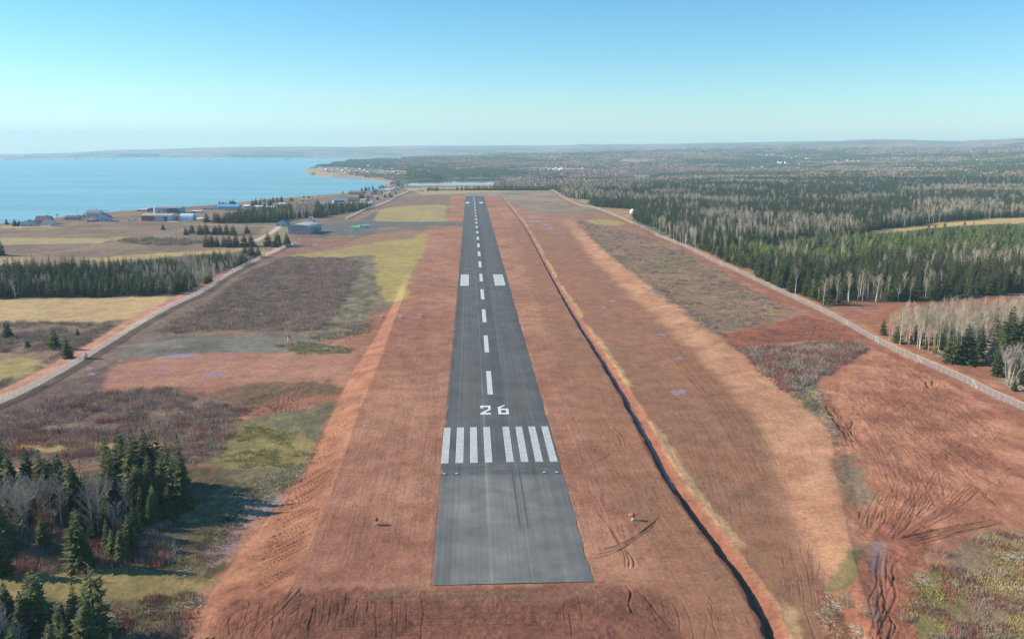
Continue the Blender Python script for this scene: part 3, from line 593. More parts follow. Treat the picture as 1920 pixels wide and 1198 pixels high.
# ------------------------------------------------------------------ water
b = NB('sea_water'); tc = b.n('ShaderNodeTexCoord').outputs['Object']
wv = b.noise(b.mapv(tc, (.012, .05, 1)), 1.0, 6, .65); wv2 = b.noise(b.mapv(tc, (.002, .012, 1)), 1.0, 4, .6)
colw = b.mix(b.math('MULTIPLY', b.rng(wv2, .3, .7, .2, 1), b.rng(wv, .3, .7, .55, 1.25)), lin(76, 132, 144), lin(146, 192, 194))
SEAM = b.pbr(colw, .28, .5, b.math('ADD', wv, b.math('MULTIPLY', b.noise(b.mapv(tc, (.08, .2, 1)), 1.0, 3, .6), .35)), 2.5, .8, IOR=1.33)
sp_ = [polar(60, 900), polar(1000, 900), polar(1000, 8600), polar(400, 8600), polar(60, 7400), polar(-1200, 7400), polar(-1200, 900)]
o = MB(); i0 = [(*p, SEA_Z) for p in sp_]; o.v = i0; o.f = [tuple(reversed(range(len(i0))))]
sea = o.build('sea', SEAM); tag(sea, kind='structure')
b = NB('still_water'); tc = b.n('ShaderNodeTexCoord').outputs['Object']
STILL = b.pbr(lin(60, 74, 80), .05, .5, b.noise(tc, .2, 3), .02, .3, IOR=1.33)
lg = [(*p, SEA_Z+.02) for p in LAGP+(LAGP-LAGP.mean(0))*.06]
o = MB(); o.v = lg; o.f = [tuple(range(len(lg)))]
lag = o.build('lagoon', STILL); tag(lag, kind='structure')
PUD = NB('puddle_water'); tc = PUD.n('ShaderNodeTexCoord').outputs['Object']
PUDM = PUD.pbr(lin(158, 124, 128), .25, .12, PUD.noise(tc, .6, 3), .01, .3, IOR=1.33)
# water lying along the bottom of the ditch
PW = []
for k in range(len(DITCH)-1):
    pass
Ld = np.concatenate([[0], np.cumsum(np.hypot(*np.diff(DITCH, axis=0).T))])
s_ = np.arange(0, Ld[-1], 2.0); dx = np.interp(s_, Ld, DITCH[:, 0]); dy = np.interp(s_, Ld, DITCH[:, 1])
tx = np.gradient(dx); ty = np.gradient(dy); tl = np.hypot(tx, ty); nx, ny = -ty/tl, tx/tl
sel = dy > 185; V = []
wz = np.array([zat(a, c) for a, c in zip(dx, dy)])
hw = np.where(dy < 330, .45, .5)*(.75+.5*vn(s_/14, s_*0, 5))
for sgn in (-1, 1):
    V.append(np.column_stack([dx+nx*hw*sgn+.1*(-nx), dy+ny*hw*sgn, wz+.2+0*dx]))
V = [v[sel] for v in V]; n_ = len(V[0]); VV = np.vstack(V)
qq = np.column_stack([np.arange(n_-1), np.arange(1, n_), np.arange(1, n_)+n_, np.arange(n_-1)+n_])
DWB = NB('muddy_water'); DWM = DWB.pbr(lin(176, 128, 116), .5, .06)
dw = link('ditch_water', npmesh('ditch_water', VV, qq, DWM)); tag(dw, kind='structure')
# puddles: irregular level sheets in shallow hollows
def puddle(px, py, wpx, hpx, seed=0):
    c = at(px, py); e = at(px+wpx/2, py); f_ = at(px, py-hpx/2); rx = (e-c).length; ry = (f_-c).length; o = MB(); n = 44
    top = -9
    a_ = np.interp(math.atan2(c.x, c.y), AZ, ci); b_ = np.interp(math.hypot(c.x, c.y), RR, ri)
    pts = []
    for k in range(n):
        t = 2*math.pi*k/n; q = .25+.95*vn(np.array([math.cos(t)*1.9+seed*7]), np.array([math.sin(t)*1.9]), seed)[0]+.6*(vn(np.array([math.cos(t)*4+seed]), np.array([math.sin(t)*4]), seed+5)[0]-.5)
        pts.append((c.x+rx*q*math.cos(t), c.y+ry*q*math.sin(t)))
    for p in pts:
        j = int(round(np.interp(math.atan2(*p), AZ, ci))); k = int(round(np.interp(math.hypot(*p), RR, ri))); top = max(top, GZ[k, j])
    zs = [GZ[int(round(np.interp(math.hypot(*p), RR, ri))), int(round(np.interp(math.atan2(*p), AZ, ci)))] for p in pts]
    z = float(np.percentile(zs, 80))+.03
    o.v = [(x, y, z) for x, y in pts]; o.f = [tuple(range(n))]
    return tag(o.build('puddle_water', PUDM), kind='structure')
for k, q in enumerate([(335, 668, 62, 9), (302, 691, 30, 5), (310, 699, 32, 5), (404, 702, 62, 9), (168, 691, 18, 5), (173, 702, 24, 7), (432, 665, 16, 3), (415, 684, 22, 4), (228, 676, 18, 3), (1274, 736, 42, 11), (1146, 564, 18, 6), (1132, 576, 10, 4), (1218, 545, 12, 5), (1236, 555, 14, 6),
                       (1275, 672, 22, 8), (1240, 628, 26, 6), (1205, 540, 10, 3), (1278, 608, 16, 4), (592, 458.5, 9, 3), (597, 461, 8, 2), (305, 551, 14, 3), (1002, 400, 4, 1.5), (990, 394, 4, 1.5)]): puddle(*q, seed=k)
for k in range(58):                                     # water standing in the wheel ruts by the far end of the ditch
    t = random.random(); px = 985+t*62+random.gauss(0, 9); py = 405+t*30+random.gauss(0, 6)
    puddle(px, py, random.uniform(3, 11), random.uniform(.7, 1.3), seed=100+k)
for px, py, w_ in ((1031, 429, 24), (1024, 422, 24), (990, 416, 16), (1040, 437, 22), (996, 423, 12)): puddle(px, py, w_, 1.6, seed=int(px))
# ------------------------------------------------------------------ runway, taxiway, apron
b = NB('asphalt'); tc = b.n('ShaderNodeTexCoord').outputs['Object']
sep = b.n('ShaderNodeSeparateXYZ'); b.l(tc, sep.inputs[0]); X, Y = sep.outputs[0], sep.outputs[1]
lane = b.noise(b.mapv(tc, (.42, .0016, 1)), 1.0, 2, .5); lane2 = b.noise(b.mapv(tc, (1.7, .012, 1)), 1.0, 4, .6); blot = b.noise(tc, .09, 4, .6); fine = b.noise(tc, 3.0, 4, .7)
f = b.math('MULTIPLY', b.rng(lane, .35, .65, .92, 1.08), b.rng(lane2, .3, .7, .88, 1.12)); f = b.math('MULTIPLY', f, b.rng(blot, .3, .7, .84, 1.16)); f = b.math('MULTIPLY', f, b.rng(fine, .3, .7, .92, 1.08)); f = b.math('MULTIPLY', f, b.rng(b.noise(b.mapv(tc, (.25, .06, 1)), 1.0, 5, .7), .3, .7, .9, 1.1))
wear = b.math('MULTIPLY', b.rng(Y, 190, 204, 1, 0), b.rng(b.noise(tc, .12, 4, .6), .3, .7, .3, 1.0))   # older paving before the threshold
ctr = b.math('SUBTRACT', 1.0, b.rng(b.math('ABSOLUTE', b.math('SUBTRACT', X, 8.6)), 1.2, 2.4, 0, 1))
ctr = b.math('MULTIPLY', ctr, b.rng(Y, 200, 206, 0, 1))
cc = b.mix(wear, lin(99, 98, 95), lin(130, 128, 123)); cc = b.mix(b.math('MULTIPLY', ctr, .5), cc, lin(80, 82, 86))
def seam(x0, w_, s):
    jx = b.math('ADD', X, b.math('MULTIPLY', b.math('SUBTRACT', b.noise(b.mapv(tc, (0, .02, 0)), 1.0, 2), .5), .5))
    return b.math('MULTIPLY', b.math('SUBTRACT', 1.0, b.rng(b.math('ABSOLUTE', b.math('SUBTRACT', jx, x0)), w_*.4, w_, 0, 1)), s)
for x0, w_, s in ((-3.9, .12, .5), (-.4, .10, .18), (3.6, .28, .35), (7.4, .1, .2), (11.3, .12, .4), (15.0, .1, .2), (18.6, .12, .45)): cc = b.mix(b.math('MULTIPLY', seam(x0, w_, s), b.rng(b.noise(b.mapv(tc, (.3, .03, 1)), 1.0, 3), .35, .6, .3, 1)), cc, lin(150, 152, 146))
edge = b.math('ADD', b.rng(X, -4.2, -3.8, 1, 0), b.rng(X, 18.4, 18.8, 0, 1)); cc = b.mix(b.math('MULTIPLY', edge, .35), cc, lin(84, 86, 87))
tr = b.math('ADD', seam(10.2, .35, .5), seam(12.0, .3, .5)); cc = b.mix(b.math('MULTIPLY', tr, b.math('MULTIPLY', b.rng(Y, 162, 166, 0, 1), b.rng(Y, 192, 204, 1, 0))), cc, lin(60, 62, 64))
dk = b.math('MULTIPLY', b.rng(b.math('ABSOLUTE', b.math('SUBTRACT', Y, 197.5)), 2.5, 4.5, .5, 0), b.rng(b.noise(b.mapv(tc, (.1, .3, 1)), 1.0, 3), .4, .6, 0, 1)); cc = b.mix(dk, cc, lin(72, 78, 82))
ASPH = b.pbr(b.val(cc, f), .95, .08, fine, .012, .6)
xs = np.array([RUNX0, RUNX0+.02, 0, 7.5, 15, RUNX1-.02, RUNX1]); ys = np.concatenate([np.arange(RUNY0, 400, .8), np.linspace(400, RUNY1, 160)])
o = MB()
wob = lambda s: (vn(ys/3.5, ys*0+s, 88)-.5)*.5+(vn(ys/.9, ys*0+s, 89)-.5)*.35
wl, wr_ = wob(1), wob(9)
V = []; 
for k, y in enumerate(ys):
    for i, x in enumerate(xs): V.append((x+(wl[k] if i < 2 else wr_[k] if i > 4 else 0), y, -.25 if i in (0, 6) else .03+.10*(1-abs(x-7.5)/15.2)))
n = len(xs); qs = [(k*n+i, k*n+i+1, (k+1)*n+i+1, (k+1)*n+i) for k in range(len(ys)-1) for i in range(n-1)]
qs += []
rw = link('runway', npmesh('runway', V, qs, ASPH)); tag(rw, kind='structure')
zr = lambda x: .03+.10*(1-abs(x-7.5)/15.2)+.008
b = NB('runway_paint'); tc = b.n('ShaderNodeTexCoord').outputs['Object']
PAINT = b.pbr(b.val((.80, .80, .77), b.rng(b.noise(tc, .8, 4, .65), .3, .75, .72, 1.08)), .7, .25)
def bar(o, x0, x1, y0, y1):
    o.quad((x0, y0, zr(x0)), (x1, y0, zr(x1)), (x1, y1, zr(x1)), (x0, y1, zr(x0)))
def grooved(o, x0, x1, y0, y1, n=7, g=.34):
    p = (x1-x0)/n
    for k in range(n): bar(o, x0+p*k+p*g*.5, x0+p*(k+1)-p*g*.5, y0, y1)
pxX = lambda px, py: flat(px, py)[0]
Y0, Y1 = 202.4, 230.2
for c in range(8):
    x0 = [(-7.35, ), ][0][0] if False else None
    a0 = [826.2, 853.4, 881, 908.8, 949.2, 976.6, 1003.8, 1031.2][c]; a1 = [841, 869, 896, 923.6, 964, 991.4, 1019, 1046.4][c]
    o = MB(); xa = flat(a0, 868.6-2.2*c/7)[0]; xb = flat(a1, 868.6-2.2*c/7)[0]; grooved(o, xa+.05, xb-.05, Y0, Y1)
    m = o.build('threshold_stripe', PAINT, rw)
def poly(name, polys):
    o = MB()
    for P in polys:
        i = len(o.v); o.v += [(x, y, zr(x)) for x, y in P]; o.f.append(tuple(range(i, i+len(P))))
    return o.build(name, PAINT, rw)
dg = [flat(a, c_) for a, c_ in ((901, 777.5), (921, 777.5), (935, 777), (954.5, 776.5))]
ny0, ny1 = flat(901, 777.6)[1], flat(901, 761)[1]; hh = ny1-ny0
x0, x1 = dg[0][0], dg[1][0]-.05; wd = x1-x0; t = hh*.15; sw = wd*.26
R = lambda xa, ya, xb, yb: [(x0+xa*wd, ny0+ya*hh), (x0+xb*wd, ny0+ya*hh), (x0+xb*wd, ny0+yb*hh), (x0+xa*wd, ny0+yb*hh)]
Q = lambda L: [(x0+a*wd, ny0+c_*hh) for a, c_ in L]
poly('runway_number_two', [R(0, 0, 1, .17), Q([(0, .17), (.34, .17), (1, .53), (1, .70), (.78, .70), (.72, .55)]), R(.76, .70, 1, .83), R(0, .83, 1, 1), R(0, .72, .27, .83)])
x0, x1 = dg[2][0]-.05, dg[3][0]; wd = x1-x0
poly('runway_number_six', [R(0, 0, 1, .16), R(0, .16, .28, .47), R(.74, .16, 1, .47), R(0, .47, 1, .63), Q([(0, .63), (.28, .63), (.28, .72), (.72, .98), (.66, 1.06), (0, .80)])])
cxs = lambda y: 7.5
for k, (ya, yb) in enumerate([(740, 696.5), (661, 629.5), (604.5, 580.5), (561.5, 543), (528, 514), (501.5, 490.5), (480.5, 472), (464, 457), (450, 444.5), (438, 434), (428, 424.5), (419.8, 416.5), (413, 410), (406.5, 404.2), (401, 399), (396, 394.2), (391.6, 390), (387.6, 386.2), (384, 382.8), (380.8, 379.6), (377.8, 376.8), (375, 374.2), (372.4, 371.6), (370, 369.4)]):
    A = flat(881+ (ya-276.5)*.0935, ya)[1]; B = flat(881, yb)[1]; wdt = 1.02+.25*min(1, k/10)
    o = MB(); xc = 6.05-.1*0+ .35*min(1, k/6); grooved(o, xc-wdt+.3, xc+wdt-.3+.3, A, B, 5, .22); o.build('centre_stripe', PAINT, rw)
for pa, pb, ya, yb in ((862.6, 879.2, 536.2, 515), (928, 948, 536, 515), ):
    A = flat(870, ya)[1]; B = flat(870, yb)[1]; o = MB(); grooved(o, flat(pa, ya)[0], flat(pb, ya)[0], A, B, 9, .3); o.build('aiming_block', PAINT, rw)
for pa, pb in ((873.5, 880), (899, 905.5)):
    o = MB(); A = flat(880, 381.5)[1]; B = flat(880, 379.2)[1]; bar(o, flat(pa, 380)[0], flat(pb, 380)[0], A, B); o.build('aiming_block', PAINT, rw)
for k in range(8):
    xk = -5.6+k*3.75+(1.0 if k > 3 else -.6); o = MB(); bar(o, xk-.65, xk+.65, 1412, 1440); o.build('threshold_stripe', PAINT, rw)
def sheet(name, P, z, m):
    o = MB(); o.v = [(x, y, z) for x, y in P]; o.f = [tuple(range(len(P)))]; s = o.build(name, m); 
    return tag(s, kind='structure')
b = NB('old_asphalt'); tc = b.n('ShaderNodeTexCoord').outputs['Object']
f = b.math('MULTIPLY', b.rng(b.noise(b.mapv(tc, (.3, .02, 1)), 1.0, 4), .3, .7, .85, 1.15), b.rng(b.noise(tc, .15, 4), .3, .7, .9, 1.1))
OLDA = b.pbr(b.val(lin(108, 106, 102), f), .95, .08)
sheet('apron', APRON, .012, OLDA); sheet('taxiway', TAXI2, .006, OLDA)
# ------------------------------------------------------------------ plants: source shapes
M_SPR = plant_mat('spruce_needles', lin(66, 76, 42), lin(92, 97, 54), .45, 1.55, .9)
M_SPRG = plant_mat('young_pine_needles', lin(116, 130, 66), lin(138, 148, 78), .7, 1.3, .9)
M_SPRD = plant_mat('dying_spruce_twigs', lin(140, 124, 106), lin(156, 140, 120), .7, 1.3, .9)
M_BARK = plant_mat('spruce_bark', lin(96, 84, 74), lin(120, 108, 96), .7, 1.2, 2)
M_BIRCH = plant_mat('pale_bark', lin(206, 198, 180), lin(232, 224, 208), .6, 1.1, 1.2)
M_TWIG = plant_mat('bare_twigs', lin(176, 160, 138), lin(200, 182, 156), .75, 1.2, .6)
M_GBARK = plant_mat('grey_bark', lin(156, 150, 144), lin(180, 174, 166), .7, 1.2, 1.2)
M_GTWIG = plant_mat('grey_twigs', lin(160, 148, 140), lin(180, 166, 156), .75, 1.2, .6)
def spruce_meshes(h, r, seed, levels=22, nb=8, base=.1, full=.85, gap=.0, needles=None):
    rs = random.Random(seed); c = MB(); t = MB()
    lean = (rs.uniform(-.02, .02)*h, rs.uniform(-.02, .02)*h)
    ax = lambda z: Vector((lean[0]*(z/h)**2, lean[1]*(z/h)**2, z))
    n = 5
    for a, b_ in ((0, .5), (.5, .97)): t.tube(ax(h*a), ax(h*b_), .024*r*(1.2-a)*2.6, .024*r*(1.15-b_)*2.2, 6, False)
    side = [rs.uniform(.78, 1.2) for _ in range(6)]
    for k in range(levels):
        f = k/(levels-1); z = h*(base+(.985-base)*f)+rs.uniform(-.3, .3)*h/levels
        R = r*((1-f)**full*.97+.03)*rs.uniform(.8, 1.12)
        m = max(4, int(nb*(.55+.45*(1-f))))
        a0 = rs.random()*6.28
        for j in range(m):
            if rs.random() < gap: continue
            an = a0+6.283*j/m+rs.uniform(-.3, .3); sx = side[int(an/6.2832*6) % 6]
            L = R*rs.uniform(.72, 1.12)*sx; dr = rs.uniform(-.34, -.02)-.25*(1-f)+.5*max(0, f-.75)
            o = ax(z); d = Vector((math.cos(an), math.sin(an), 0)); s = Vector((-d.y, d.x, 0))
            P = lambda u, v, w_=0.0: o+d*(L*u)+s*(L*v)+Vector((0, 0, L*(dr*u+.22*u*u)+L*w_))
            wv = rs.uniform(.2, .3)
            # spray of three fingers, plus a hanging fringe
            c.quad(P(.05, 0), P(.5, -wv, -.05), P(1, 0), P(.5, wv, -.05))
            for sg in (-1, 1):
                u0 = rs.uniform(.18, .4); q = rs.uniform(.28, .46)
                c.quad(P(u0, 0), P(u0+.2, sg*q*.35, -.06), P(u0+.42, sg*q, -.1-rs.random()*.06), P(u0+.3, sg*q*.25, .0))
            c.quad(P(.12, 0), P(.45, .03, -.16-rs.random()*.1), P(.95, .0, -.03), P(.5, 0, .05))
    c.tri(ax(h*.93)+Vector((r*.06, 0, 0)), ax(h*.93)-Vector((r*.06, 0, 0)), ax(h)); c.tri(ax(h*.93)+Vector((0, r*.06, 0)), ax(h*.93)-Vector((0, r*.06, 0)), ax(h))
    return c.mesh('spruce_crown', needles or M_SPR), t.mesh('spruce_trunk', M_BARK)
def bare_meshes(h, r, seed, n1=26, stems=1, low=.3, bark=None, twig=None, spread=.6, tw=1.0):
    rs = random.Random(seed); c = MB(); t = MB()
    def limb(o, d, L, rad, lvl, mesh):
        pts = [o]; p = o.copy(); dd = d.copy()
        for k in range(3 if lvl == 0 else 2):
            dd = (dd+Vector((rs.uniform(-.2, .2), rs.uniform(-.2, .2), .16))).normalized(); p = p+dd*(L/(3 if lvl == 0 else 2)); pts.append(p.copy())
        for k in range(len(pts)-1):
            mesh.tube(pts[k], pts[k+1], rad*(1-.45*k/len(pts)), rad*(1-.45*(k+1)/len(pts)), 3, False)
        return pts
    def twigs(o, d, L):
        for _ in range(int(3*tw)):
            e = (d+Vector((rs.uniform(-.7, .7), rs.uniform(-.7, .7), rs.uniform(-.05, .6)))).normalized()*L*rs.uniform(.5, 1)
            s = e.orthogonal().normalized()*.011; c.tri(o-s, o+s, o+e)
            s2 = e.cross(s).normalized()*.011; m = o+e*.45; g = (e.normalized()+Vector((rs.uniform(-.8, .8), rs.uniform(-.8, .8), .2))).normalized()*L*.5
            c.tri(m-s2, m+s2, m+g)
    for st in range(stems):
        b0 = Vector((rs.uniform(-.4, .4), rs.uniform(-.4, .4), 0))*(stems > 1)
        hh = h*rs.uniform(.85, 1.0) if stems > 1 else h
        tip = b0+Vector((rs.uniform(-1, 1)*.05*hh, rs.uniform(-1, 1)*.05*hh, hh))+(Vector((b0.x, b0.y, 0))*rs.uniform(1.5, 4) if stems > 1 else Vector())
        bend = Vector((rs.uniform(-.25, .25), rs.uniform(-.25, .25), 0)); ax = lambda f: b0.lerp(tip, f)+bend*math.sin(f*3.1)
        R0 = .0105*h*(1 if stems == 1 else .8)+.03
        for k in range(6): t.tube(ax(k/6), ax((k+1)/6), R0*(1-.15*k), R0*(1-.15*(k+1)), 5, False)
        for k in range(n1):
            f = low+(.97-low)*((k+rs.random())/n1); an = rs.random()*6.283
            prof = math.sin(min(1, (f-low)/(1-low)*1.15+.12)*math.pi*.86)**.8
            L = r*prof*rs.uniform(.6, 1.15)/max(.35, spread)*.75+.3
            d = Vector((math.cos(an)*spread, math.sin(an)*spread, rs.uniform(.5, 1.0))).normalized()
            pts = limb(ax(f), d, L, R0*(.36-.28*f)+.008, 0, t if k % 3 == 0 else c)
            for q in pts[1:]:
                for _ in range(2):
                    e = (d+Vector((rs.uniform(-.8, .8), rs.uniform(-.8, .8), rs.uniform(0, .5)))).normalized(); l2 = L*.45*rs.uniform(.6, 1.1)
                    p2 = limb(q, e, l2, .010, 1, c); twigs(p2[-1], e, l2*.8); twigs(p2[1], e, l2*.7)
            twigs(pts[-1], d, L*.4)
    return c.mesh('bare_crown', twig or M_TWIG), t.mesh('bare_trunk', bark or M_BIRCH)
SPR = [spruce_meshes(10, r, 100+i, lv, nb, ba, fu, gp) for i, (r, lv, nb, ba, fu, gp) in enumerate([(2.1, 24, 9, .06, .85, .03), (2.5, 24, 9, .05, .8, .05), (1.8, 26, 8, .1, .9, .05), (2.7, 22, 10, .04, .75, .04), (1.6, 24, 8, .14, .8, .1), (2.2, 20, 8, .1, .7, .15)])]
SPRB = [spruce_meshes(10, r, 130+i, 24, 9, .03, fu, .03) for i, (r, fu) in enumerate([(3.2, .7), (3.6, .62), (2.9, .75)])]           # broad, open grown
SPRN = [spruce_meshes(10, r, 140+i, 30, 12, .07, fu, .04) for i, (r, fu) in enumerate([(2.3, .8), (2.6, .72), (2.0, .85), (2.9, .7)])]   # dense ones for close by
SPRS = [spruce_meshes(10, 2.4, 151, 26, 8, .1, .6, .3, M_SPR)]
YNG = [spruce_meshes(10, r, 160+i, 16, 8, .03, .7, .06, M_SPRG) for i, r in enumerate([3.0, 3.6])]
DYG = [spruce_meshes(10, 2.3, 170, 22, 8, .08, .75, .15, M_SPRD)]
ASP = [bare_meshes(12, r, 200+i, n, 1, lo, None, None, sp) for i, (r, n, lo, sp) in enumerate([(1.7, 24, .35, .6), (1.4, 22, .42, .5), (2.0, 26, .3, .7), (1.5, 20, .5, .55)])]
GRY = [bare_meshes(10, r, 220+i, n, st, lo, M_GBARK, M_GTWIG, sp, 1.4) for i, (r, n, st, lo, sp) in enumerate([(2.3, 22, 2, .28, .8), (2.0, 26, 1, .3, .8), (2.6, 18, 3, .25, .9)])]
BRC = [bare_meshes(8, 1.6, 240, 12, 6, .45, M_BIRCH, M_GTWIG, .6, 1.2)]
KIND = {'spr': SPR, 'broad': SPRB, 'near': SPRN, 'sparse': SPRS, 'young': YNG, 'dying': DYG, 'asp': ASP, 'grey': GRY, 'birch': BRC}
KH = {'asp': 12, 'birch': 8}
NAME = {'asp': 'bare_aspen_tree', 'grey': 'bare_tree', 'birch': 'birch_tree', 'young': 'young_pine_tree', 'dying': 'dying_spruce_tree'}
CAT = {'asp': 'bare tree', 'grey': 'bare tree', 'birch': 'birch', 'young': 'young pine', 'dying': 'dead tree'}
def plant_tree(kind, x, y, z, h, label, group, wide=1.0, v=None, rz=None):
    V = KIND[kind]; i = random.randrange(len(V)) if v is None else v % len(V); cm, tm = V[i]; s = h/KH.get(kind, 10)
    t = thing(NAME.get(kind, 'spruce_tree'), (x, y, z-.15), random.random()*6.283 if rz is None else rz, label, CAT.get(kind, 'spruce'), group)
    t.scale = (s*wide, s*wide, s)
    for nm, me in (('trunk', tm), ('crown', cm)):
        o = bpy.data.objects.new(nm, me); COL.objects.link(o); o.parent = t
    return t
def depth(px, py):                                     # metres per photo pixel for an upright thing standing at this pixel
    p = at(px, py); d = RN.T @ (np.array(p)-np.array([0, 0, H])); return p, -d[2]/F/math.cos(PITCH)
def tree(kind, bx, by, top, label, group, wide=1.0, **kw):
    p, m = depth(bx, by); return plant_tree(kind, p.x, p.y, p.z, max(1.0, (by-top)*m), label, group, wide*(1.15 if kind in ('near', 'broad') else 1.05), **kw)
# merged point scatter (for what nobody could count): one object with instances on its vertices
def scatter(name, P, rot, scl, idx, meshes, label, cat, group=None, kind='stuff', tag_it=True):
    me = bpy.data.meshes.new(name); P = np.asarray(P, np.float32); n = len(P)
    me.vertices.add(n); me.vertices.foreach_set('co', P.ravel())
    for nm, ty, dat, key in (('rotz', 'FLOAT_VECTOR', rot, 'vector'), ('size', 'FLOAT_VECTOR', scl, 'vector'), ('pick', 'INT', idx, 'value')):
        a = me.attributes.new(nm, ty, 'POINT'); a.data.foreach_set(key, np.asarray(dat, np.int32 if ty == 'INT' else np.float32).ravel())
    co = bpy.data.collections.new(name+'_sources')
    for i, L in enumerate(meshes):
        L = L if isinstance(L, (list, tuple)) else [L]
        cc = bpy.data.collections.new('%s_source_%02d' % (name, i)); co.children.link(cc)
        for q in L: cc.objects.link(bpy.data.objects.new(name+'_part', q))
    o = bpy.data.objects.new(name, me); COL.objects.link(o)
    g = bpy.data.node_groups.new(name, 'GeometryNodeTree'); g.interface.new_socket('Geometry', in_out='INPUT', socket_type='NodeSocketGeometry'); g.interface.new_socket('Geometry', in_out='OUTPUT', socket_type='NodeSocketGeometry')
    N = lambda t: g.nodes.new(t); gi, go, ip, ci_ = N('NodeGroupInput'), N('NodeGroupOutput'), N('GeometryNodeInstanceOnPoints'), N('GeometryNodeCollectionInfo')
    ci_.inputs['Collection'].default_value = co; ci_.inputs['Separate Children'].default_value = True; ci_.inputs['Reset Children'].default_value = True
    def na(nm, ty):
        q = N('GeometryNodeInputNamedAttribute'); q.data_type = ty; q.inputs['Name'].default_value = nm; return q.outputs[0]
    e = N('FunctionNodeEulerToRotation'); lk = g.links.new
    lk(na('rotz', 'FLOAT_VECTOR'), e.inputs[0]); lk(gi.outputs[0], ip.inputs['Points']); lk(ci_.outputs[0], ip.inputs['Instance']); ip.inputs['Pick Instance'].default_value = True
    lk(na('pick', 'INT'), ip.inputs['Instance Index']); lk(e.outputs[0], ip.inputs['Rotation']); lk(na('size', 'FLOAT_VECTOR'), ip.inputs['Scale']); lk(ip.outputs[0], go.inputs[0])
    md = o.modifiers.new('instances', 'NODES'); md.node_group = g
    if tag_it: tag(o, label, cat, group, kind)
    return o
def rz_(n): return np.column_stack([np.zeros(n), np.zeros(n), rng.random(n)*6.283])
def gheight(x, y):                                     # finished ground height at many points
    a = np.interp(np.arctan2(x, y), AZ, np.arange(NC)); b_ = np.interp(np.hypot(x, y), RR, np.arange(NR))
    i = np.clip(a.astype(int), 0, NC-2); j = np.clip(b_.astype(int), 0, NR-2); u = a-i; v = b_-j
    return (GZ[j, i]*(1-u)+GZ[j, i+1]*u)*(1-v)+(GZ[j+1, i]*(1-u)+GZ[j+1, i+1]*u)*v
def inside(P, n_per_m2=None, s=None, jit=.45, excl=()):
    P = np.asarray(P); lo = P.min(0); hi = P.max(0)
    gx, gy = np.meshgrid(np.arange(lo[0], hi[0], s), np.arange(lo[1], hi[1], s)); gx = gx.ravel()+rng.uniform(-jit, jit, gx.size)*s; gy = gy.ravel()+rng.uniform(-jit, jit, gy.size)*s
    az = np.arctan2(gx, gy); m = (az > AZ[0]*.9) & (az < AZ[-1]*.9); gx, gy = gx[m], gy[m]
    m = sdf(P, gx, gy) > 0
    for E_ in excl: m &= sdf(E_, gx, gy) < 1.5
    return gx[m], gy[m]
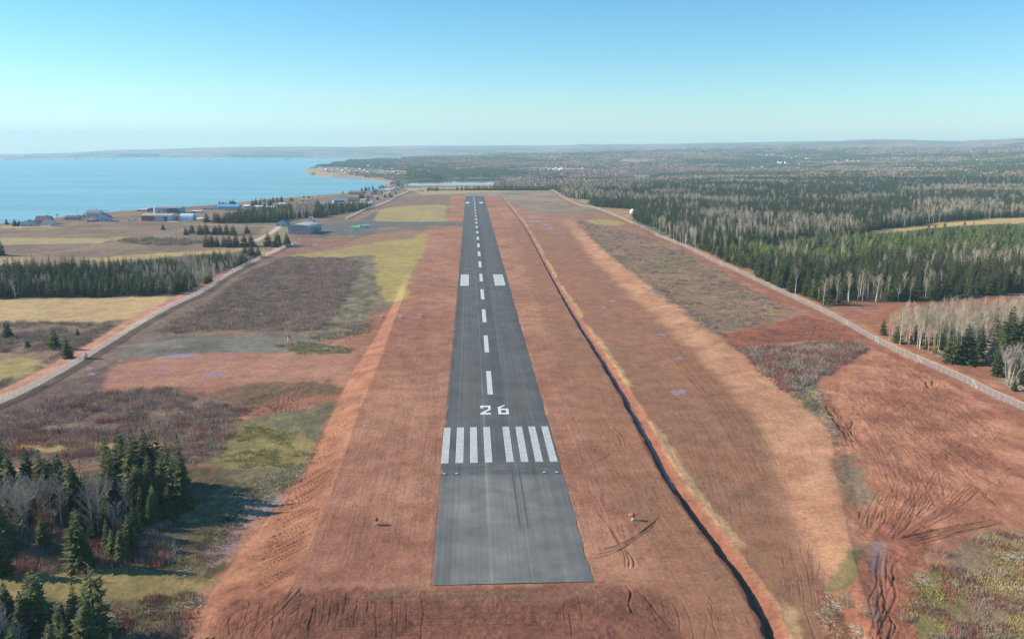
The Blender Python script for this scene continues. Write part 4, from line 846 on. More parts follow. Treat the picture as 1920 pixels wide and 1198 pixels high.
# ------------------------------------------------------------------ single trees, placed one by one
G1 = 'spruces in the near wood left of the strip'
for i, (bx, by, tp, k, wd, lab) in enumerate([
 (8, 905, 815, 'broad', .8, 'broad dark spruce at the left end of the near wood behind bare grey trees'),
 (55, 925, 831, 'near', .8, 'slim spruce behind the bare grey trees, first of a close trio'),
 (84, 930, 836, 'near', .8, 'spruce with its top touching the slimmer one left of it, middle of a close trio'),
 (100, 928, 856, 'near', .8, 'lowest of a close trio of spruces behind the bare grey trees'),
 (136, 965, 842, 'near', 1, 'tall pale green spruce standing between two groups of bare grey trees'),
 (157, 955, 857, 'dying', 1, 'grey brown half dead spruce pressed against the tall pale green one'),
 (204, 915, 803, 'near', .9, 'tall full spruce at the left end of the dense clump by the mown stripe'),
 (232, 905, 800, 'near', .9, 'spruce at the back of the dense clump, beside the tall full one'),
 (256, 904, 799, 'sparse', 1, 'thin topped spruce at the back of the dense clump'),
 (275, 912, 799, 'near', .9, 'pointed spruce in the middle back of the dense clump'),
 (294, 908, 800, 'sparse', .9, 'narrow ragged spruce rising at the back right of the dense clump'),
 (250, 940, 824, 'near', 1, 'wide green spruce in the front of the dense clump'),
 (284, 945, 838, 'near', 1, 'light green spruce low in front of the dense clump'),
 (316, 930, 822, 'near', .9, 'spruce near the right end of the dense clump'),
 (340, 938, 808, 'near', .9, 'tall spruce at the right end of the dense clump, shadowing the cut ground'),
 (326, 950, 842, 'broad', .8, 'dark spruce under the tall one at the right end of the dense clump'),
 (347, 955, 866, 'near', 1, 'short dark spruce at the corner of the dense clump nearest the green slope'),
 (150, 1062, 943, 'near', 1, 'large sunlit spruce in front of the bare grey trees'),
 (168, 1068, 998, 'near', 1, 'small bluish spruce under the large sunlit one'),
 (81, 1026, 966, 'near', 1, 'small yellow green spruce alone in the brown clearing'),
 (4, 1078, 962, 'broad', .7, 'dark spruce cut by the left edge of the picture below the bare grey trees'),
 (201, 1004, 916, 'near', .9, 'spruce behind a tall bare tree in the middle of the near wood'),
 (263, 990, 934, 'broad', .9, 'low green spruce beside the shaded cut ground'),
 (212, 1040, 985, 'broad', 1.1, 'low wide dark spruce at the front of the near wood'),
 (178, 1010, 930, 'near', .9, 'dark spruce half hidden behind the large sunlit one'),
 (300, 965, 880, 'near', 1, 'dark spruce in the shade at the front of the dense clump'),
 (120, 985, 900, 'near', .9, 'dark spruce behind the bare trees that have white limbs'),
 (74, 1205, 1052, 'near', 1.05, 'tallest spruce in the foreground, before the sunlit grass strip'),
 (20, 1195, 1082, 'broad', .7, 'bushy spruce at the left edge, beside the tallest one in the foreground'),
 (46, 1215, 1096, 'near', .9, 'yellow green spruce in front of the tallest one in the foreground'),
 (146, 1212, 1076, 'near', 1, 'dark spruce beside the ragged one in the foreground'),
 (181, 1200, 1042, 'sparse', 1.15, 'ragged grey green spruce with open branches in the foreground'),
 (120, 1190, 1120, 'near', 1, 'small bright spruce between two big ones in the foreground'),
 (100, 1270, 1152, 'near', 1, 'spruce rising from below the picture edge in the foreground'),
 (215, 1262, 1170, 'near', 1, 'dark spruce top at the lower picture edge beside the brush')]):
    tree(k, bx, by, tp, lab, G1, wd, v=i)
G2 = 'bare grey trees in the near wood'
for i, (bx, by, tp, wd, lab) in enumerate([
 (30, 1008, 880, 1.2, 'broad bare grey tree with many stems left of the brown clearing'), (54, 998, 905, 1, 'thin bare grey tree beside the broad many stemmed one'),
 (78, 975, 892, 1, 'bare tree with white limbs in front of the dark hollow'), (98, 980, 890, 1, 'bare tree with a forked white limb beside the dark hollow'),
 (116, 992, 882, 1, 'bare grey tree with a straight dark stem by the brown clearing'), (182, 1012, 893, .9, 'tall bare tree with two pale stems beside the large sunlit spruce'),
 (196, 985, 886, .8, 'hazy bare tree close behind the one with two pale stems'), (239, 990, 893, .9, 'bare tree with a pale stem before the dense spruce clump'),
 (264, 950, 884, .8, 'white limbed bare tree against the dark spruce clump'), (5, 985, 890, 1, 'bare grey tree cut by the left edge of the picture'),
 (10, 1250, 1128, 1, 'bare grey tree in the lower left corner'), (40, 1240, 1158, .9, 'small bare grey tree beside the one in the lower left corner'), (222, 1006, 930, .8, 'thin bare tree in the middle of the near wood')]):
    tree('grey', bx, by, tp, lab, G2, wd, v=i)
G3 = 'spruces standing apart in the left fields'
for i, (bx, by, tp, wd, lab) in enumerate([
 (3, 479, 449, 1.2, 'big spruce at the left edge above the long dark wood'), (14, 633, 599, 1.0, 'spruce at the left edge beside the tan hayfield'), (103, 654, 612, 1.15, 'large full spruce standing left of the dirt road'),
 (126, 671, 628, 1.0, 'green spruce close to the dirt road, beside the large full one'), (52, 652, 636, 1.2, 'small round spruce in the brown brush left of the large pair'), (146, 630, 613, 1.0, 'thin young spruce in the brown field by the dirt road'),
 (110, 812, 801, 1.3, 'small round conifer alone in the purple brush by the mown stripe'), (306, 431, 420, 1.3, 'lone spruce in the open field below the long red shed')]):
    tree('broad', bx, by, tp, lab, G3, wd, v=i)
def row(lst, phrase, group, kind='broad', wd=1.0):
    wd *= 1.15
    ords = 'first second third fourth fifth sixth seventh eighth ninth tenth eleventh twelfth'.split()
    for i, (bx, by, tp) in enumerate(lst): tree(kind, bx, by, tp, '%s dark spruce from the left %s' % (ords[i], phrase), group, wd, v=i)
row([(348, 441, 425), (360, 438, 420), (375, 440, 419), (386, 440, 417), (404, 440, 422), (412, 439, 418), (425, 440, 419), (437, 441, 422), (463, 438, 420)], 'in the long row across the purple field', 'long row of spruces across the purple field', wd=1.15)
row([(387, 463, 438), (397, 461, 439), (407, 463, 441), (420, 463, 440), (430, 464, 440), (443, 463, 435), (459, 463, 437), (471, 462, 438)], 'in the front row by the pale field', 'front row of spruces by the pale field')
row([(460, 481, 459), (472, 484, 458), (484, 482, 460)], 'of the three beside the bare thicket', 'three spruces beside the bare thicket', wd=1.1)
row([(503, 462, 433), (521, 463, 434), (538, 461, 434)], 'of the three by the fence gate', 'three spruces by the fence gate', wd=1.05)
row([(387, 417, 398), (404, 418, 397), (411, 418, 399)], 'of the three behind the round roofed shed', 'three spruces behind the round roofed shed', wd=1.2)
G4 = 'trees of the small wood inside the right fence'
for i, (bx, by, tp, k, wd, lab) in enumerate([
 (1655, 628, 594, 'broad', .8, 'small dark spruce at the left tip of the wood beyond the right fence'), (1720, 645, 590, 'spr', 1.1, 'olive green spruce among the aspens beyond the right fence'), (1768, 657, 598, 'near', .9, 'spruce beside the white aspen stems beyond the right fence'),
 (1781, 681, 613, 'spr', 1.0, 'spruce with a bare pale lower stem, left of a close pair by the brush pile'), (1790, 683, 610, 'spr', .9, 'spruce with a bare pale lower stem, right of a close pair by the brush pile'), (1811, 682, 604, 'near', 1.15, 'big dark spruce behind the grey brush pile'),
 (1838, 672, 600, 'near', 1, 'dark spruce right behind the big one at the brush pile'), (1858, 682, 606, 'dying', 1, 'brown dead spruce beyond the right fence'), (1875, 690, 618, 'near', 1, 'bright green spruce beside the brown dead one'),
 (1890, 668, 572, 'near', 1, 'tallest spruce in the wood beyond the right fence'), (1862, 655, 575, 'spr', 1.1, 'grey green spruce behind the brown dead one'), (1916, 670, 578, 'near', 1, 'spruce cut by the right edge of the picture'),
 (1906, 700, 632, 'near', 1.1, 'spruce above the white birch clump'), (1868, 705, 648, 'broad', .6, 'small yellow green spruce left of the white birch clump'), (1901, 733, 704, 'broad', .9, 'low round green spruce at the foot of the birch clump'),
 (1918, 722, 668, 'broad', .8, 'bright green spruce right of the white birch clump'), (1752, 664, 640, 'young', 1, 'little bright green pine at the foot of the aspens'), (1735, 655, 628, 'spr', 1.3, 'low olive spruce under the aspens'),
 (1835, 640, 585, 'spr', 1, 'thin spruce between the aspens and the tallest spruce'), (1745, 620, 577, 'spr', .7, 'slender spruce top rising above the pale aspens'), (1940, 700, 600, 'near', 1, 'spruce just past the right edge of the picture')]):
    tree(k, bx, by, tp, lab, G4, wd, v=i)
tree('birch', 1890, 723, 652, 'clump of white stemmed birches leaning apart by the right fence', None, 1.0)
NSPR, NBARE = 70+29, 14
for (Q, n_, h0, h1) in (([(186, 905), (352, 905), (358, 958), (300, 985), (196, 965)], 26, 9, 15), ([(-20, 905), (140, 918), (150, 962), (-20, 965)], 10, 9, 13), ([(-20, 965), (50, 970), (45, 1070), (-20, 1075)], 5, 8, 13), ([(240, 985), (330, 970), (300, 1030), (230, 1040)], 5, 6, 10), ([(150, 1000), (265, 1000), (245, 1052), (150, 1055)], 4, 6, 9), ([(-20, 1190), (225, 1195), (225, 1280), (-20, 1290)], 8, 8, 13)):
    Pq = zone(Q); k_ = 0; lo_ = Pq.min(0); hi_ = Pq.max(0)
    while k_ < n_:
        x_, y_ = random.uniform(lo_[0], hi_[0]), random.uniform(lo_[1], hi_[1])
        if sdf(Pq, np.array([x_]), np.array([y_]))[0] < 0: continue
        plant_tree('near', x_, y_, zat(x_, y_), random.uniform(h0, h1), 'dark spruce crowded between its neighbours in the near wood left of the strip', 'crowded spruces of the near wood', 1.2, v=k_); k_ += 1
# ------------------------------------------------------------------ woods: the trees nearest the camera one by one, the rest as one mass
LWOOD = zone([(-320, 562), (-100, 560), (0, 558), (180, 557), (330, 551), (380, 537), (425, 516), (466, 491), (440, 486), (380, 489), (300, 500), (150, 514), (0, 524), (-320, 532)])
STAND = zone([(414, 420), (450, 419), (520, 417), (545, 412), (600, 409), (640, 401), (690, 392), (700, 388), (660, 386), (600, 389), (560, 394), (520, 398), (470, 403), (430, 411)])
ASPB = zone([(1662, 640), (1720, 656), (1790, 664), (1860, 655), (1920, 650), (2300, 650), (2300, 600), (1920, 604), (1780, 608), (1700, 614)])
ENDB = np.array([flat(a, c_) for a, c_ in [(800, 353), (930, 352.4), (1036, 352.6), (1110, 352), (1110, 350), (930, 350), (800, 350.6)]])
T = []                                                  # x, y, kind, height, wood
def sow(P, s, rule, wood, excl=()):
    x, y = inside(P, s=s, excl=excl); k, h = rule(x, y)
    for a, b_, c_, d in zip(x, y, k, h): T.append((a, b_, c_, d, wood))
def r_left(x, y):
    r = np.hypot(x, y); u = fbm(x, y, 25, 2, 401)+.22*(vn(x/3, y/3, 402)-.5)
    e = sdf(LWOOD, x, y); q = np.where(u+.0026*np.clip(y-490, -90, 200) > .68, 'asp', 'spr'); q = np.where(vn(x/2, y/2, 405) < .1, 'dying', q)
    h = rng.uniform(9, 15.5, x.size)*(.62+.38*ss(-x, 205, 270)); h = np.where(q == 'asp', h*.82, h); return q, h
sow(LWOOD, 3.7, r_left, 'left')
def r_stand(x, y):
    px = np.array([CX+F*(RN.T@np.array([a, b_, -H]))[0]/-(RN.T@np.array([a, b_, -H]))[2] for a, b_ in zip(x, y)])
    q = np.where(((px > 550) & (px < 592) & (rng.random(x.size) < .75)) | (rng.random(x.size) < .08), 'asp', 'spr')
    return q, rng.uniform(8, 14, x.size)*np.where(px > 600, .7, 1)
sow(STAND, 5.2, r_stand, 'stand')
def r_asp(x, y):
    q = np.where(rng.random(x.size) < .06, 'spr', 'asp'); e = sdf(ASPB, x, y); return q, rng.uniform(9, 13, x.size)
sow(ASPB, 3.1, r_asp, 'aspband')
ASPZ = [zone(L) for L in ([(1516, 563), (1547, 575), (1614, 567), (1700, 567), (1790, 560), (1920, 550), (2300, 538), (2300, 530), (1920, 542), (1800, 551), (1700, 556), (1600, 556), (1540, 560)],
 [(1213, 432), (1280, 462), (1322, 472), (1345, 468), (1330, 450), (1270, 435), (1230, 424)], [(1290, 430), (1360, 428), (1460, 426), (1560, 424), (1630, 426), (1630, 440), (1540, 450), (1420, 458), (1340, 452)],
 [(1640, 428), (1730, 420), (1800, 412), (1920, 404), (2200, 400), (2200, 390), (1920, 394), (1800, 402), (1700, 412)], [(1440, 484), (1470, 482), (1520, 492), (1480, 500)], [(1690, 505), (1780, 500), (1920, 488), (2100, 480), (2100, 492), (1920, 502), (1780, 514)])]
YZ = zone([(1330, 474), (1440, 458), (1640, 444), (1800, 428), (1920, 424), (2300, 420), (2300, 470), (1920, 480), (1700, 490), (1560, 500), (1440, 500), (1390, 498)])
def r_right(x, y):
    r = np.hypot(x, y); u = fbm(x, y, 60, 3, 411); q = np.full(x.size, 'spr  ', dtype='<U6'); q[:] = 'spr'
    za = np.full(x.size, -99.0)
    for A in ASPZ: za = np.maximum(za, sdf(A, x, y))
    far = fbm(x/2.2, y, 70, 3, 412)
    p = np.where(za+(u-.5)*40 > 0, .55, np.where(r > 900, np.where(far > .64, .7, .04), .03)); q[rng.random(x.size) < p] = 'asp'
    yz = (sdf(YZ, x, y)+(u-.5)*60 > 0) & (q == 'spr'); q[yz & (rng.random(x.size) < .78)] = 'young'
    q[(q == 'spr') & (rng.random(x.size) < .03)] = 'dying'
    h = rng.uniform(7, 15.5, x.size); h = np.where(q == 'young', rng.uniform(5, 8.5, x.size), h); h = np.where(yz & (q == 'spr'), h*.75, h); h = np.where(q == 'asp', h*.95, h)
    # low growth between the viewer and the straw coloured field
    Pc = np.column_stack([x, y, np.full(x.size, -H)]) @ RN; ppx = CX+F*Pc[:, 0]/-Pc[:, 2]; ppy = CY-F*Pc[:, 1]/-Pc[:, 2]; mm = -Pc[:, 2]/F
    fy_ = np.interp(ppx, [1615, 1640, 1690, 1750, 1800, 1860, 1930, 2100], [438, 438, 434, 428, 424, 421, 419, 416]); lowz = (ppx > 1612) & (ppx < 2100) & (ppy > fy_) & (ppy < fy_+50)
    h = np.where(lowz, np.minimum(h, np.maximum((ppy-fy_)*mm*1.05+rng.uniform(-.5, 1.5, x.size), 1.2)), h); q[lowz & (q == 'asp') & (rng.random(x.size) < .8)] = 'young'
    gone = fbm(x, y, 22, 2, 431) < .33; h = np.where(gone, h*.35, h)
    return q, h
sow(WOODR, 5.0, r_right, 'right', (FIELD, CLEAR, CLEAR2, CLEAR3))
sow(ENDB, 6.5, lambda x, y: (np.full(x.size, 'spr'), rng.uniform(8, 13, x.size)*np.where(fbm(x, y, 60, 2, 421) > .36, 1, .5)), 'end')
T = [(a, b_, k, h, w_, float(math.hypot(a, b_))) for a, b_, k, h, w_ in T]
LAB = {('left', 'spr'): ('dark spruce in the long wood above the tan hayfield', 'spruces of the long wood above the tan hayfield'),
       ('left', 'dying'): ('grey brown spruce in the long wood above the tan hayfield', 'grey brown spruces of the long wood'),
       ('left', 'asp'): ('bare grey aspen in the long wood above the tan hayfield', 'bare aspens of the long wood above the tan hayfield'),
       ('right', 'spr'): ('dark spruce along the front of the forest beyond the right fence', 'front spruces of the forest beyond the right fence'),
       ('right', 'young'): ('light green young pine in the forest beyond the right fence', 'young pines of the forest beyond the right fence'),
       ('right', 'dying'): ('brown dying spruce in the forest beyond the right fence', 'dying spruces of the forest beyond the right fence'),
       ('right', 'asp'): ('bare white stemmed aspen at the front of the forest beyond the red clearing', 'bare aspens at the front of the forest beyond the red clearing'),
       ('aspband', 'asp'): ('bare pale aspen in the thicket between right fence and red clearing', 'pale aspens between the right fence and the red clearing'),
       ('aspband', 'spr'): ('spruce deep in the aspen thicket by the right fence', 'spruces deep in the aspen thicket')}
INFRAME = lambda a, b_: abs(math.atan2(a, b_)-math.radians(2.9)) < math.radians(33.5)
left_over = []; cnt = {'spr': 170, 'bare': 20, 'young': 2}
for a, b_, k, h, w_, r in sorted(T, key=lambda t: t[5]):
    fam = 'bare' if k == 'asp' else 'young' if k == 'young' else 'spr'
    lim = 290 if fam != 'young' else 60
    if cnt[fam] < lim and INFRAME(a, b_) and (w_, k) in LAB:
        cnt[fam] += 1; lb, gp = LAB[(w_, k)]
        plant_tree(k, a, b_, float(gheight(np.array([a]), np.array([b_]))[0]), h, lb, gp, random.uniform(.95, 1.3))
    else: left_over.append((a, b_, k, h))
order = ['spr', 'young', 'dying', 'asp']; base = {}; meshes = []
for k in order: base[k] = len(meshes); meshes += [list(m) for m in KIND[k]]
la = np.array([[a, b_] for a, b_, *_ in left_over]); lh = np.array([h/KH.get(k, 10) for _, _, k, h in left_over])
lz = gheight(la[:, 0], la[:, 1])-.15; li = np.array([base[k]+random.randrange(len(KIND[k])) for _, _, k, _ in left_over])
ws = rng.uniform(.95, 1.35, len(lh))*np.where(np.hypot(la[:, 0], la[:, 1]) > 900, 1.2, 1)
scatter('forest', np.column_stack([la, lz]), rz_(len(lh)), np.column_stack([lh*ws, lh*ws, lh]), li, meshes, 'wide forest of dark spruce and bare aspen running back to the valley', 'forest')
print('trees', cnt, len(left_over))
# far woods, spit and valley: patches of many small trees
def patch_mesh(kind, n, size, seed, m):
    rs = random.Random(seed); o = MB()
    for _ in range(n):
        x, y = rs.uniform(-size, size), rs.uniform(-size, size); h = rs.uniform(6, 12); r = h*rs.uniform(.2, .3)
        if kind == 'spr':
            k0 = rs.random()*6.28
            for zz, rr_, z2 in ((.05, 1, .55), (.4, .65, .8), (.68, .38, 1.0)):
                pts = [(x+r*rr_*rs.uniform(.7, 1.2)*math.cos(k0+q*1.2566), y+r*rr_*rs.uniform(.7, 1.2)*math.sin(k0+q*1.2566), h*zz) for q in range(5)]
                for q in range(5): o.tri(pts[q], pts[(q+1) % 5], (x, y, h*z2))
        else:
            for _ in range(9):
                a = rs.random()*6.28; L = h*rs.uniform(.5, 1); e = Vector((math.cos(a)*r, math.sin(a)*r, L)); s = Vector((-math.sin(a), math.cos(a), 0))*r*.28
                p = Vector((x, y, L*.25)); o.quad(p-s*.4, p+s*.4, p+e*.8+s, p+e*.8-s)
    return o.mesh(kind+'_patch', m)
M_FARD = plant_mat('far_hardwood', lin(152, 130, 118), lin(176, 150, 134), .8, 1.2, .05)
PM = [patch_mesh('spr', 16, 12, 500+i, M_SPR) for i in range(3)]+[patch_mesh('bare', 16, 12, 510+i, M_FARD) for i in range(3)]
PX = []
def far_patch(r0, r1, s, bare_bias=0.0):
    n = int((r1*r1-r0*r0)/2*math.radians(80)/(s*s)); r = np.sqrt(rng.uniform(r0*r0, r1*r1, n)); a = rng.uniform(math.radians(-37), math.radians(43), n)
    x, y = r*np.sin(a), r*np.cos(a); wq = fbm(x, y, 420, 4, 51)+.25*(fbm(x, y, 90, 3, 52)-.5); fld = fbm(x, y, 300, 3, 53)
    ok = (sdf(SEAP, x, y) < -22) & (sdf(LAGP, x, y) < -16) & ~((fld > .67) & (r > 2900)) & (sdf(WOODR, x, y) < 0)
    d2 = fbm(x, y, 160, 3, 55); ok &= (d2 > .40)
    # the spit with the beach stays mostly open
    px = np.degrees(a); ok &= ~((px < -4.2) & (r < 3600) & (d2 < .53)) & ~((r < 2150) & (px < 2))
    x, y, wq = x[ok], y[ok], wq[ok]; dark = wq+rng.normal(0, .04, len(wq)) < .50+bare_bias
    return x, y, np.where(dark, 0, 3)+rng.integers(0, 3, len(x))
for q in (far_patch(1780, 2600, 20, .02), far_patch(2600, 4200, 26), far_patch(4200, 6500, 38)): PX.append(q)
fx = np.concatenate([q[0] for q in PX]); fy = np.concatenate([q[1] for q in PX]); fi = np.concatenate([q[2] for q in PX])
fs = np.where(np.hypot(fx, fy) > 4200, 1.5, np.where((np.degrees(np.arctan2(fx, fy)) < -4) & (np.hypot(fx, fy) < 4000), .62, 1.0))*rng.uniform(.8, 1.15, len(fx))
scatter('far_woods', np.column_stack([fx, fy, gheight(fx, fy)-.5]), rz_(len(fx)), np.column_stack([fs*1.2, fs*1.2, fs]), fi, PM, 'far off wooded valley and hills of dark spruce and brown hardwood', 'forest')
print('far patches', len(fx))
# ------------------------------------------------------------------ brush, dead grass, slash
def blades(n, size, hmin, hmax, wd, seed, m, lean=.25, sticks=False):
    rs = random.Random(seed); o = MB()
    for _ in range(n):
        x, y = rs.uniform(-size, size), rs.uniform(-size, size); a = rs.random()*6.28; h = rs.uniform(hmin, hmax)
        if sticks:
            L = rs.uniform(.5, 2.2); e = Vector((math.cos(a)*L, math.sin(a)*L, rs.uniform(-.05, .35))); s = Vector((-math.sin(a), math.cos(a), 0))*wd; p = Vector((x, y, rs.uniform(.02, .2))); o.quad(p-s, p+s, p+e+s*.5, p+e-s*.5); u = Vector((0, 0, wd)); o.quad(p-u, p+u, p+e+u*.5, p+e-u*.5)
        else:
            e = Vector((rs.uniform(-lean, lean)*h, rs.uniform(-lean, lean)*h, h)); s = Vector((math.cos(a), math.sin(a), 0))*wd; p = Vector((x, y, -.05)); o.tri(p-s, p+s, p+e)
            if rs.random() < .6: q = p+e*.5; e2 = Vector((rs.uniform(-.4, .4)*h, rs.uniform(-.4, .4)*h, h*.45)); o.tri(q-s*.6, q+s*.6, q+e2)
    return o.mesh('patch', m)
M_BR = [plant_mat('brush_twigs', lin(160, 134, 122), lin(190, 162, 144), .8, 1.2, .3), plant_mat('brush_grey', lin(150, 136, 122), lin(176, 158, 138), .8, 1.2, .3), plant_mat('brush_red', lin(146, 92, 84), lin(170, 112, 98), .8, 1.2, .3)]
M_GR = [plant_mat('dry_grass', lin(206, 180, 124), lin(186, 166, 108), .8, 1.2, .3), plant_mat('green_grass', lin(150, 142, 90), lin(172, 156, 100), .8, 1.2, .3)]
M_ST = plant_mat('slash_sticks', lin(176, 160, 136), lin(212, 196, 170), .7, 1.2, .5)
BM = [blades(70, 1.7, .6, 1.6, .05, 600+i, M_BR[i]) for i in range(3)]+[blades(80, 1.6, .25, .6, .06, 610+i, M_GR[i]) for i in range(2)]+[blades(34, 1.8, 0, 0, .05, 620, M_ST, sticks=True)]
B = []
def brush(P, s, wts, sc=1.0, thin=None, sd=0):
    x, y = inside(P, s=s, jit=.6)
    d = fbm(x, y, 9, 3, 700+sd); k = d > .38 if thin is None else d > thin; x, y = x[k], y[k]
    if not len(x): return
    wts = np.array(wts, float); wts /= wts.sum(); u = np.clip(vn(x/7, y/7, 710+sd)*.6+rng.random(len(x))*.4, 0, .9999); i = np.searchsorted(np.cumsum(wts), (u-u.min())/(u.max()-u.min()+1e-6)*.999)
    B.append((x, y, i, np.full(len(x), sc)))
brush(Z['b1'], 2.6, [6, 2.5, .3, .6, 0, 0], 1.15, .30)
brush(Z['b2'], 2.3, [6, 1.5, 1, 2.0, .3, .2], 1.0, .36, 2)
brush(Z['b3'], 2.8, [4, 2, .8, 2.5, .5, .6], .75, .47, 3)
brush(Z['b4'], 1.9, [2, 4, 3, 1, .2, .5], 1.1, .3, 4)
brush(Z['b5'], 1.8, [1, 2, 0, 2, .3, 3], .8, .4, 5)
brush(Z['b6'], 1.5, [2, 2.6, 1.4, 3, 1.2, 2.8], .75, .42, 6)
brush(Z['slash'], 1.5, [1, 2, 0, 1, .3, 5], 1.0, .3, 7)
brush(zone([(1545, 1110), (1640, 1095), (1640, 1250), (1540, 1250)]), 1.6, [1, 1, 0, 1, .2, 4], .7, .5, 8)
brush(zone([(440, 905), (540, 880), (600, 850), (560, 905), (500, 940), (420, 1000), (420, 1050), (330, 1090), (330, 960)]), 1.7, [.5, 1.5, 0, 2.5, 1, 4], .7, .35, 9)
brush(Z['g1'], 2.0, [0, .3, 0, 2, 5, .6], .8, .5, 10)
brush(zone([(0, 900), (200, 910), (300, 960), (330, 1060), (240, 1075), (0, 1075), (-60, 1000)]), 2.0, [3, 2, 2, 2, .2, .8], 1.0, .4, 11)
brush(zone([(0, 1130), (240, 1130), (330, 1110), (380, 1110), (330, 1240), (-40, 1260)]), 1.8, [2, 2, .5, 2, 1, 2], .9, .4, 12)
brush(zone([(90, 670), (215, 612), (190, 640), (140, 680), (60, 720), (-60, 770), (-60, 740), (40, 700)]), 2.4, [4, 1, 0, 2, .2, .2], 1.1, .35, 13)
brush(zone([(0, 605), (210, 604), (225, 625), (120, 655), (0, 668), (-60, 670), (-60, 606)]), 2.8, [5, 2, 0, 1.5, 0, .2], 1.1, .4, 14)
brush(zone([(565, 628), (600, 606), (700, 604), (690, 622), (600, 640)]), 2.2, [.6, 2, 0, 1, .3, 3], 1.1, .4, 15)
brush(zone([(520, 648), (560, 640), (650, 652), (672, 657), (640, 664), (560, 664)]), 2.0, [.3, 1, 0, 1, 2, 2], .9, .4, 16)
brush(zone([(450, 475), (480, 480), (470, 492), (430, 505), (420, 500)]), 2.6, [1, 5, 0, .6, 0, 0], 1.9, .2, 17)
brush(zone([(220, 452), (270, 448), (390, 452), (400, 458), (300, 460), (230, 456)]), 4.5, [2, 5, 0, .2, 0, 0], 2.0, .35, 18)
brush(zone([(1189, 415), (1225, 430), (1247, 442), (1225, 440), (1190, 424)]), 3.0, [1, 4, 0, 2, 0, 0], 1.8, .3, 19)
bx = np.concatenate([q[0] for q in B]); by = np.concatenate([q[1] for q in B]); bi = np.concatenate([q[2] for q in B]); bsx = np.concatenate([q[3] for q in B])*rng.uniform(.7, 1.25, len(bx))
keep = (np.abs(pld(DITCH, bx, by)[0]) > 8) & (pld(LEFTRP, bx, by)[0] > 5)
scatter('brush', np.column_stack([bx, by, gheight(bx, by)])[keep], rz_(keep.sum()), np.column_stack([bsx, bsx, bsx])[keep], bi[keep], BM, 'purple brown brush, dry grass and cut sticks covering the waste ground', 'brush')
print('brush', len(bx))
# ------------------------------------------------------------------ fences
b = NB('chain_link'); uv = b.n('ShaderNodeUVMap').outputs[0]; sp_u = b.n('ShaderNodeSeparateXYZ'); b.l(uv, sp_u.inputs[0]); U, V_ = sp_u.outputs[0], sp_u.outputs[1]
def wire(e): return b.math('LESS_THAN', b.math('FRACT', b.math('MULTIPLY', e, 5.0)), .26)
cov = b.math('MAXIMUM', wire(b.math('ADD', U, V_)), wire(b.math('SUBTRACT', U, V_)))
p = b.n('ShaderNodeBsdfPrincipled'); p.inputs['Base Color'].default_value = (.50, .47, .43, 1); p.inputs['Roughness'].default_value = .55
tr = b.n('ShaderNodeBsdfTransparent'); tl = b.n('ShaderNodeBsdfTranslucent'); tl.inputs[0].default_value = (.62, .58, .53, 1); m0 = b.n('ShaderNodeMixShader'); m0.inputs[0].default_value = .45; b.l(p.outputs[0], m0.inputs[1]); b.l(tl.outputs[0], m0.inputs[2])
mx = b.n('ShaderNodeMixShader'); b.l(cov, mx.inputs[0]); b.l(tr.outputs[0], mx.inputs[1]); b.l(m0.outputs[0], mx.inputs[2]); b.l(mx.outputs[0], b.o.inputs[0])
LINKM = b.m
GALV = plain('galvanised_steel', (.62, .61, .58), .45, .4, .1, 3)
def resample(P, s):
    P = spl(np.asarray(P), 6); L = np.concatenate([[0], np.cumsum(np.hypot(*np.diff(P, axis=0).T))]); q = np.arange(0, L[-1], s)
    return np.column_stack([np.interp(q, L, P[:, 0]), np.interp(q, L, P[:, 1])])
def fence(L, label, hgt=2.4, brace_every=11):
    P = resample([tuple(at(a, c_)[:2]) for a, c_ in L], 3.0); z = gheight(P[:, 0], P[:, 1]); z = np.convolve(np.pad(z, 3, 'edge'), np.ones(7)/7, 'valid')
    t = thing('chain_link_fence', (P[0, 0], P[0, 1], z[0]), 0, label, 'fence'); o0 = Vector(t.location)
    Q = [Vector((x, y, q))-o0 for (x, y), q in zip(P, z)]; n = len(Q)
    Vv = [tuple(q) for q in Q]+[tuple(q+Vector((0, 0, hgt))) for q in Q]
    me = npmesh('chain_link_mesh', Vv, [(i, i+1, n+i+1, n+i) for i in range(n-1)], LINKM); uvl = me.uv_layers.new(name='UVMap'); uu = []
    for i in range(n-1): uu += [3.0*i, 0, 3.0*i+3, 0, 3.0*i+3, hgt, 3.0*i, hgt]
    uvl.data.foreach_set('uv', np.array(uu, np.float32)); link('chain_link_mesh', me, t)
    r = MB()
    for i in range(n-1): r.tube(Q[i]+Vector((0, 0, hgt+.03)), Q[i+1]+Vector((0, 0, hgt+.03)), .035, .035, 5, False)
    r.build('top_rail', GALV, t)
    near = sorted(range(n), key=lambda i: (Q[i]+o0).length)[:90]; rest = MB()
    pm = MB().tube((0, 0, -.2), (0, 0, hgt+.1), .045, .04, 6).mesh('post', GALV)
    for i in range(n):
        if i in near: link('post', pm, t).location = Q[i]
        else: rest.tube(Q[i], Q[i]+Vector((0, 0, hgt)), .045, .04, 4, False)
    if rest.v: tag(rest.build('post', GALV, t), kind='stuff')
    WB = plain('pale_brace', (.78, .77, .74), .5, .4, .05)
    for i in range(4, n-3, brace_every):
        m = MB(); m.tube(Q[i]+Vector((0, 0, hgt)), Q[i+1]+Vector((0, 0, .2)), .05, .05, 5).tube(Q[i]+Vector((0, 0, 0)), Q[i]+Vector((0, 0, hgt+.1)), .06, .06, 5); m.build('brace', WB, t)
    return t
fence(RIGHTF, 'long grey chain link fence on the right beside the forest road')
fence(LEFTF, 'grey chain link fence along the red dirt road on the left')
fence(LEFTF2, 'far chain link fence between the airport fields and the seaside houses')
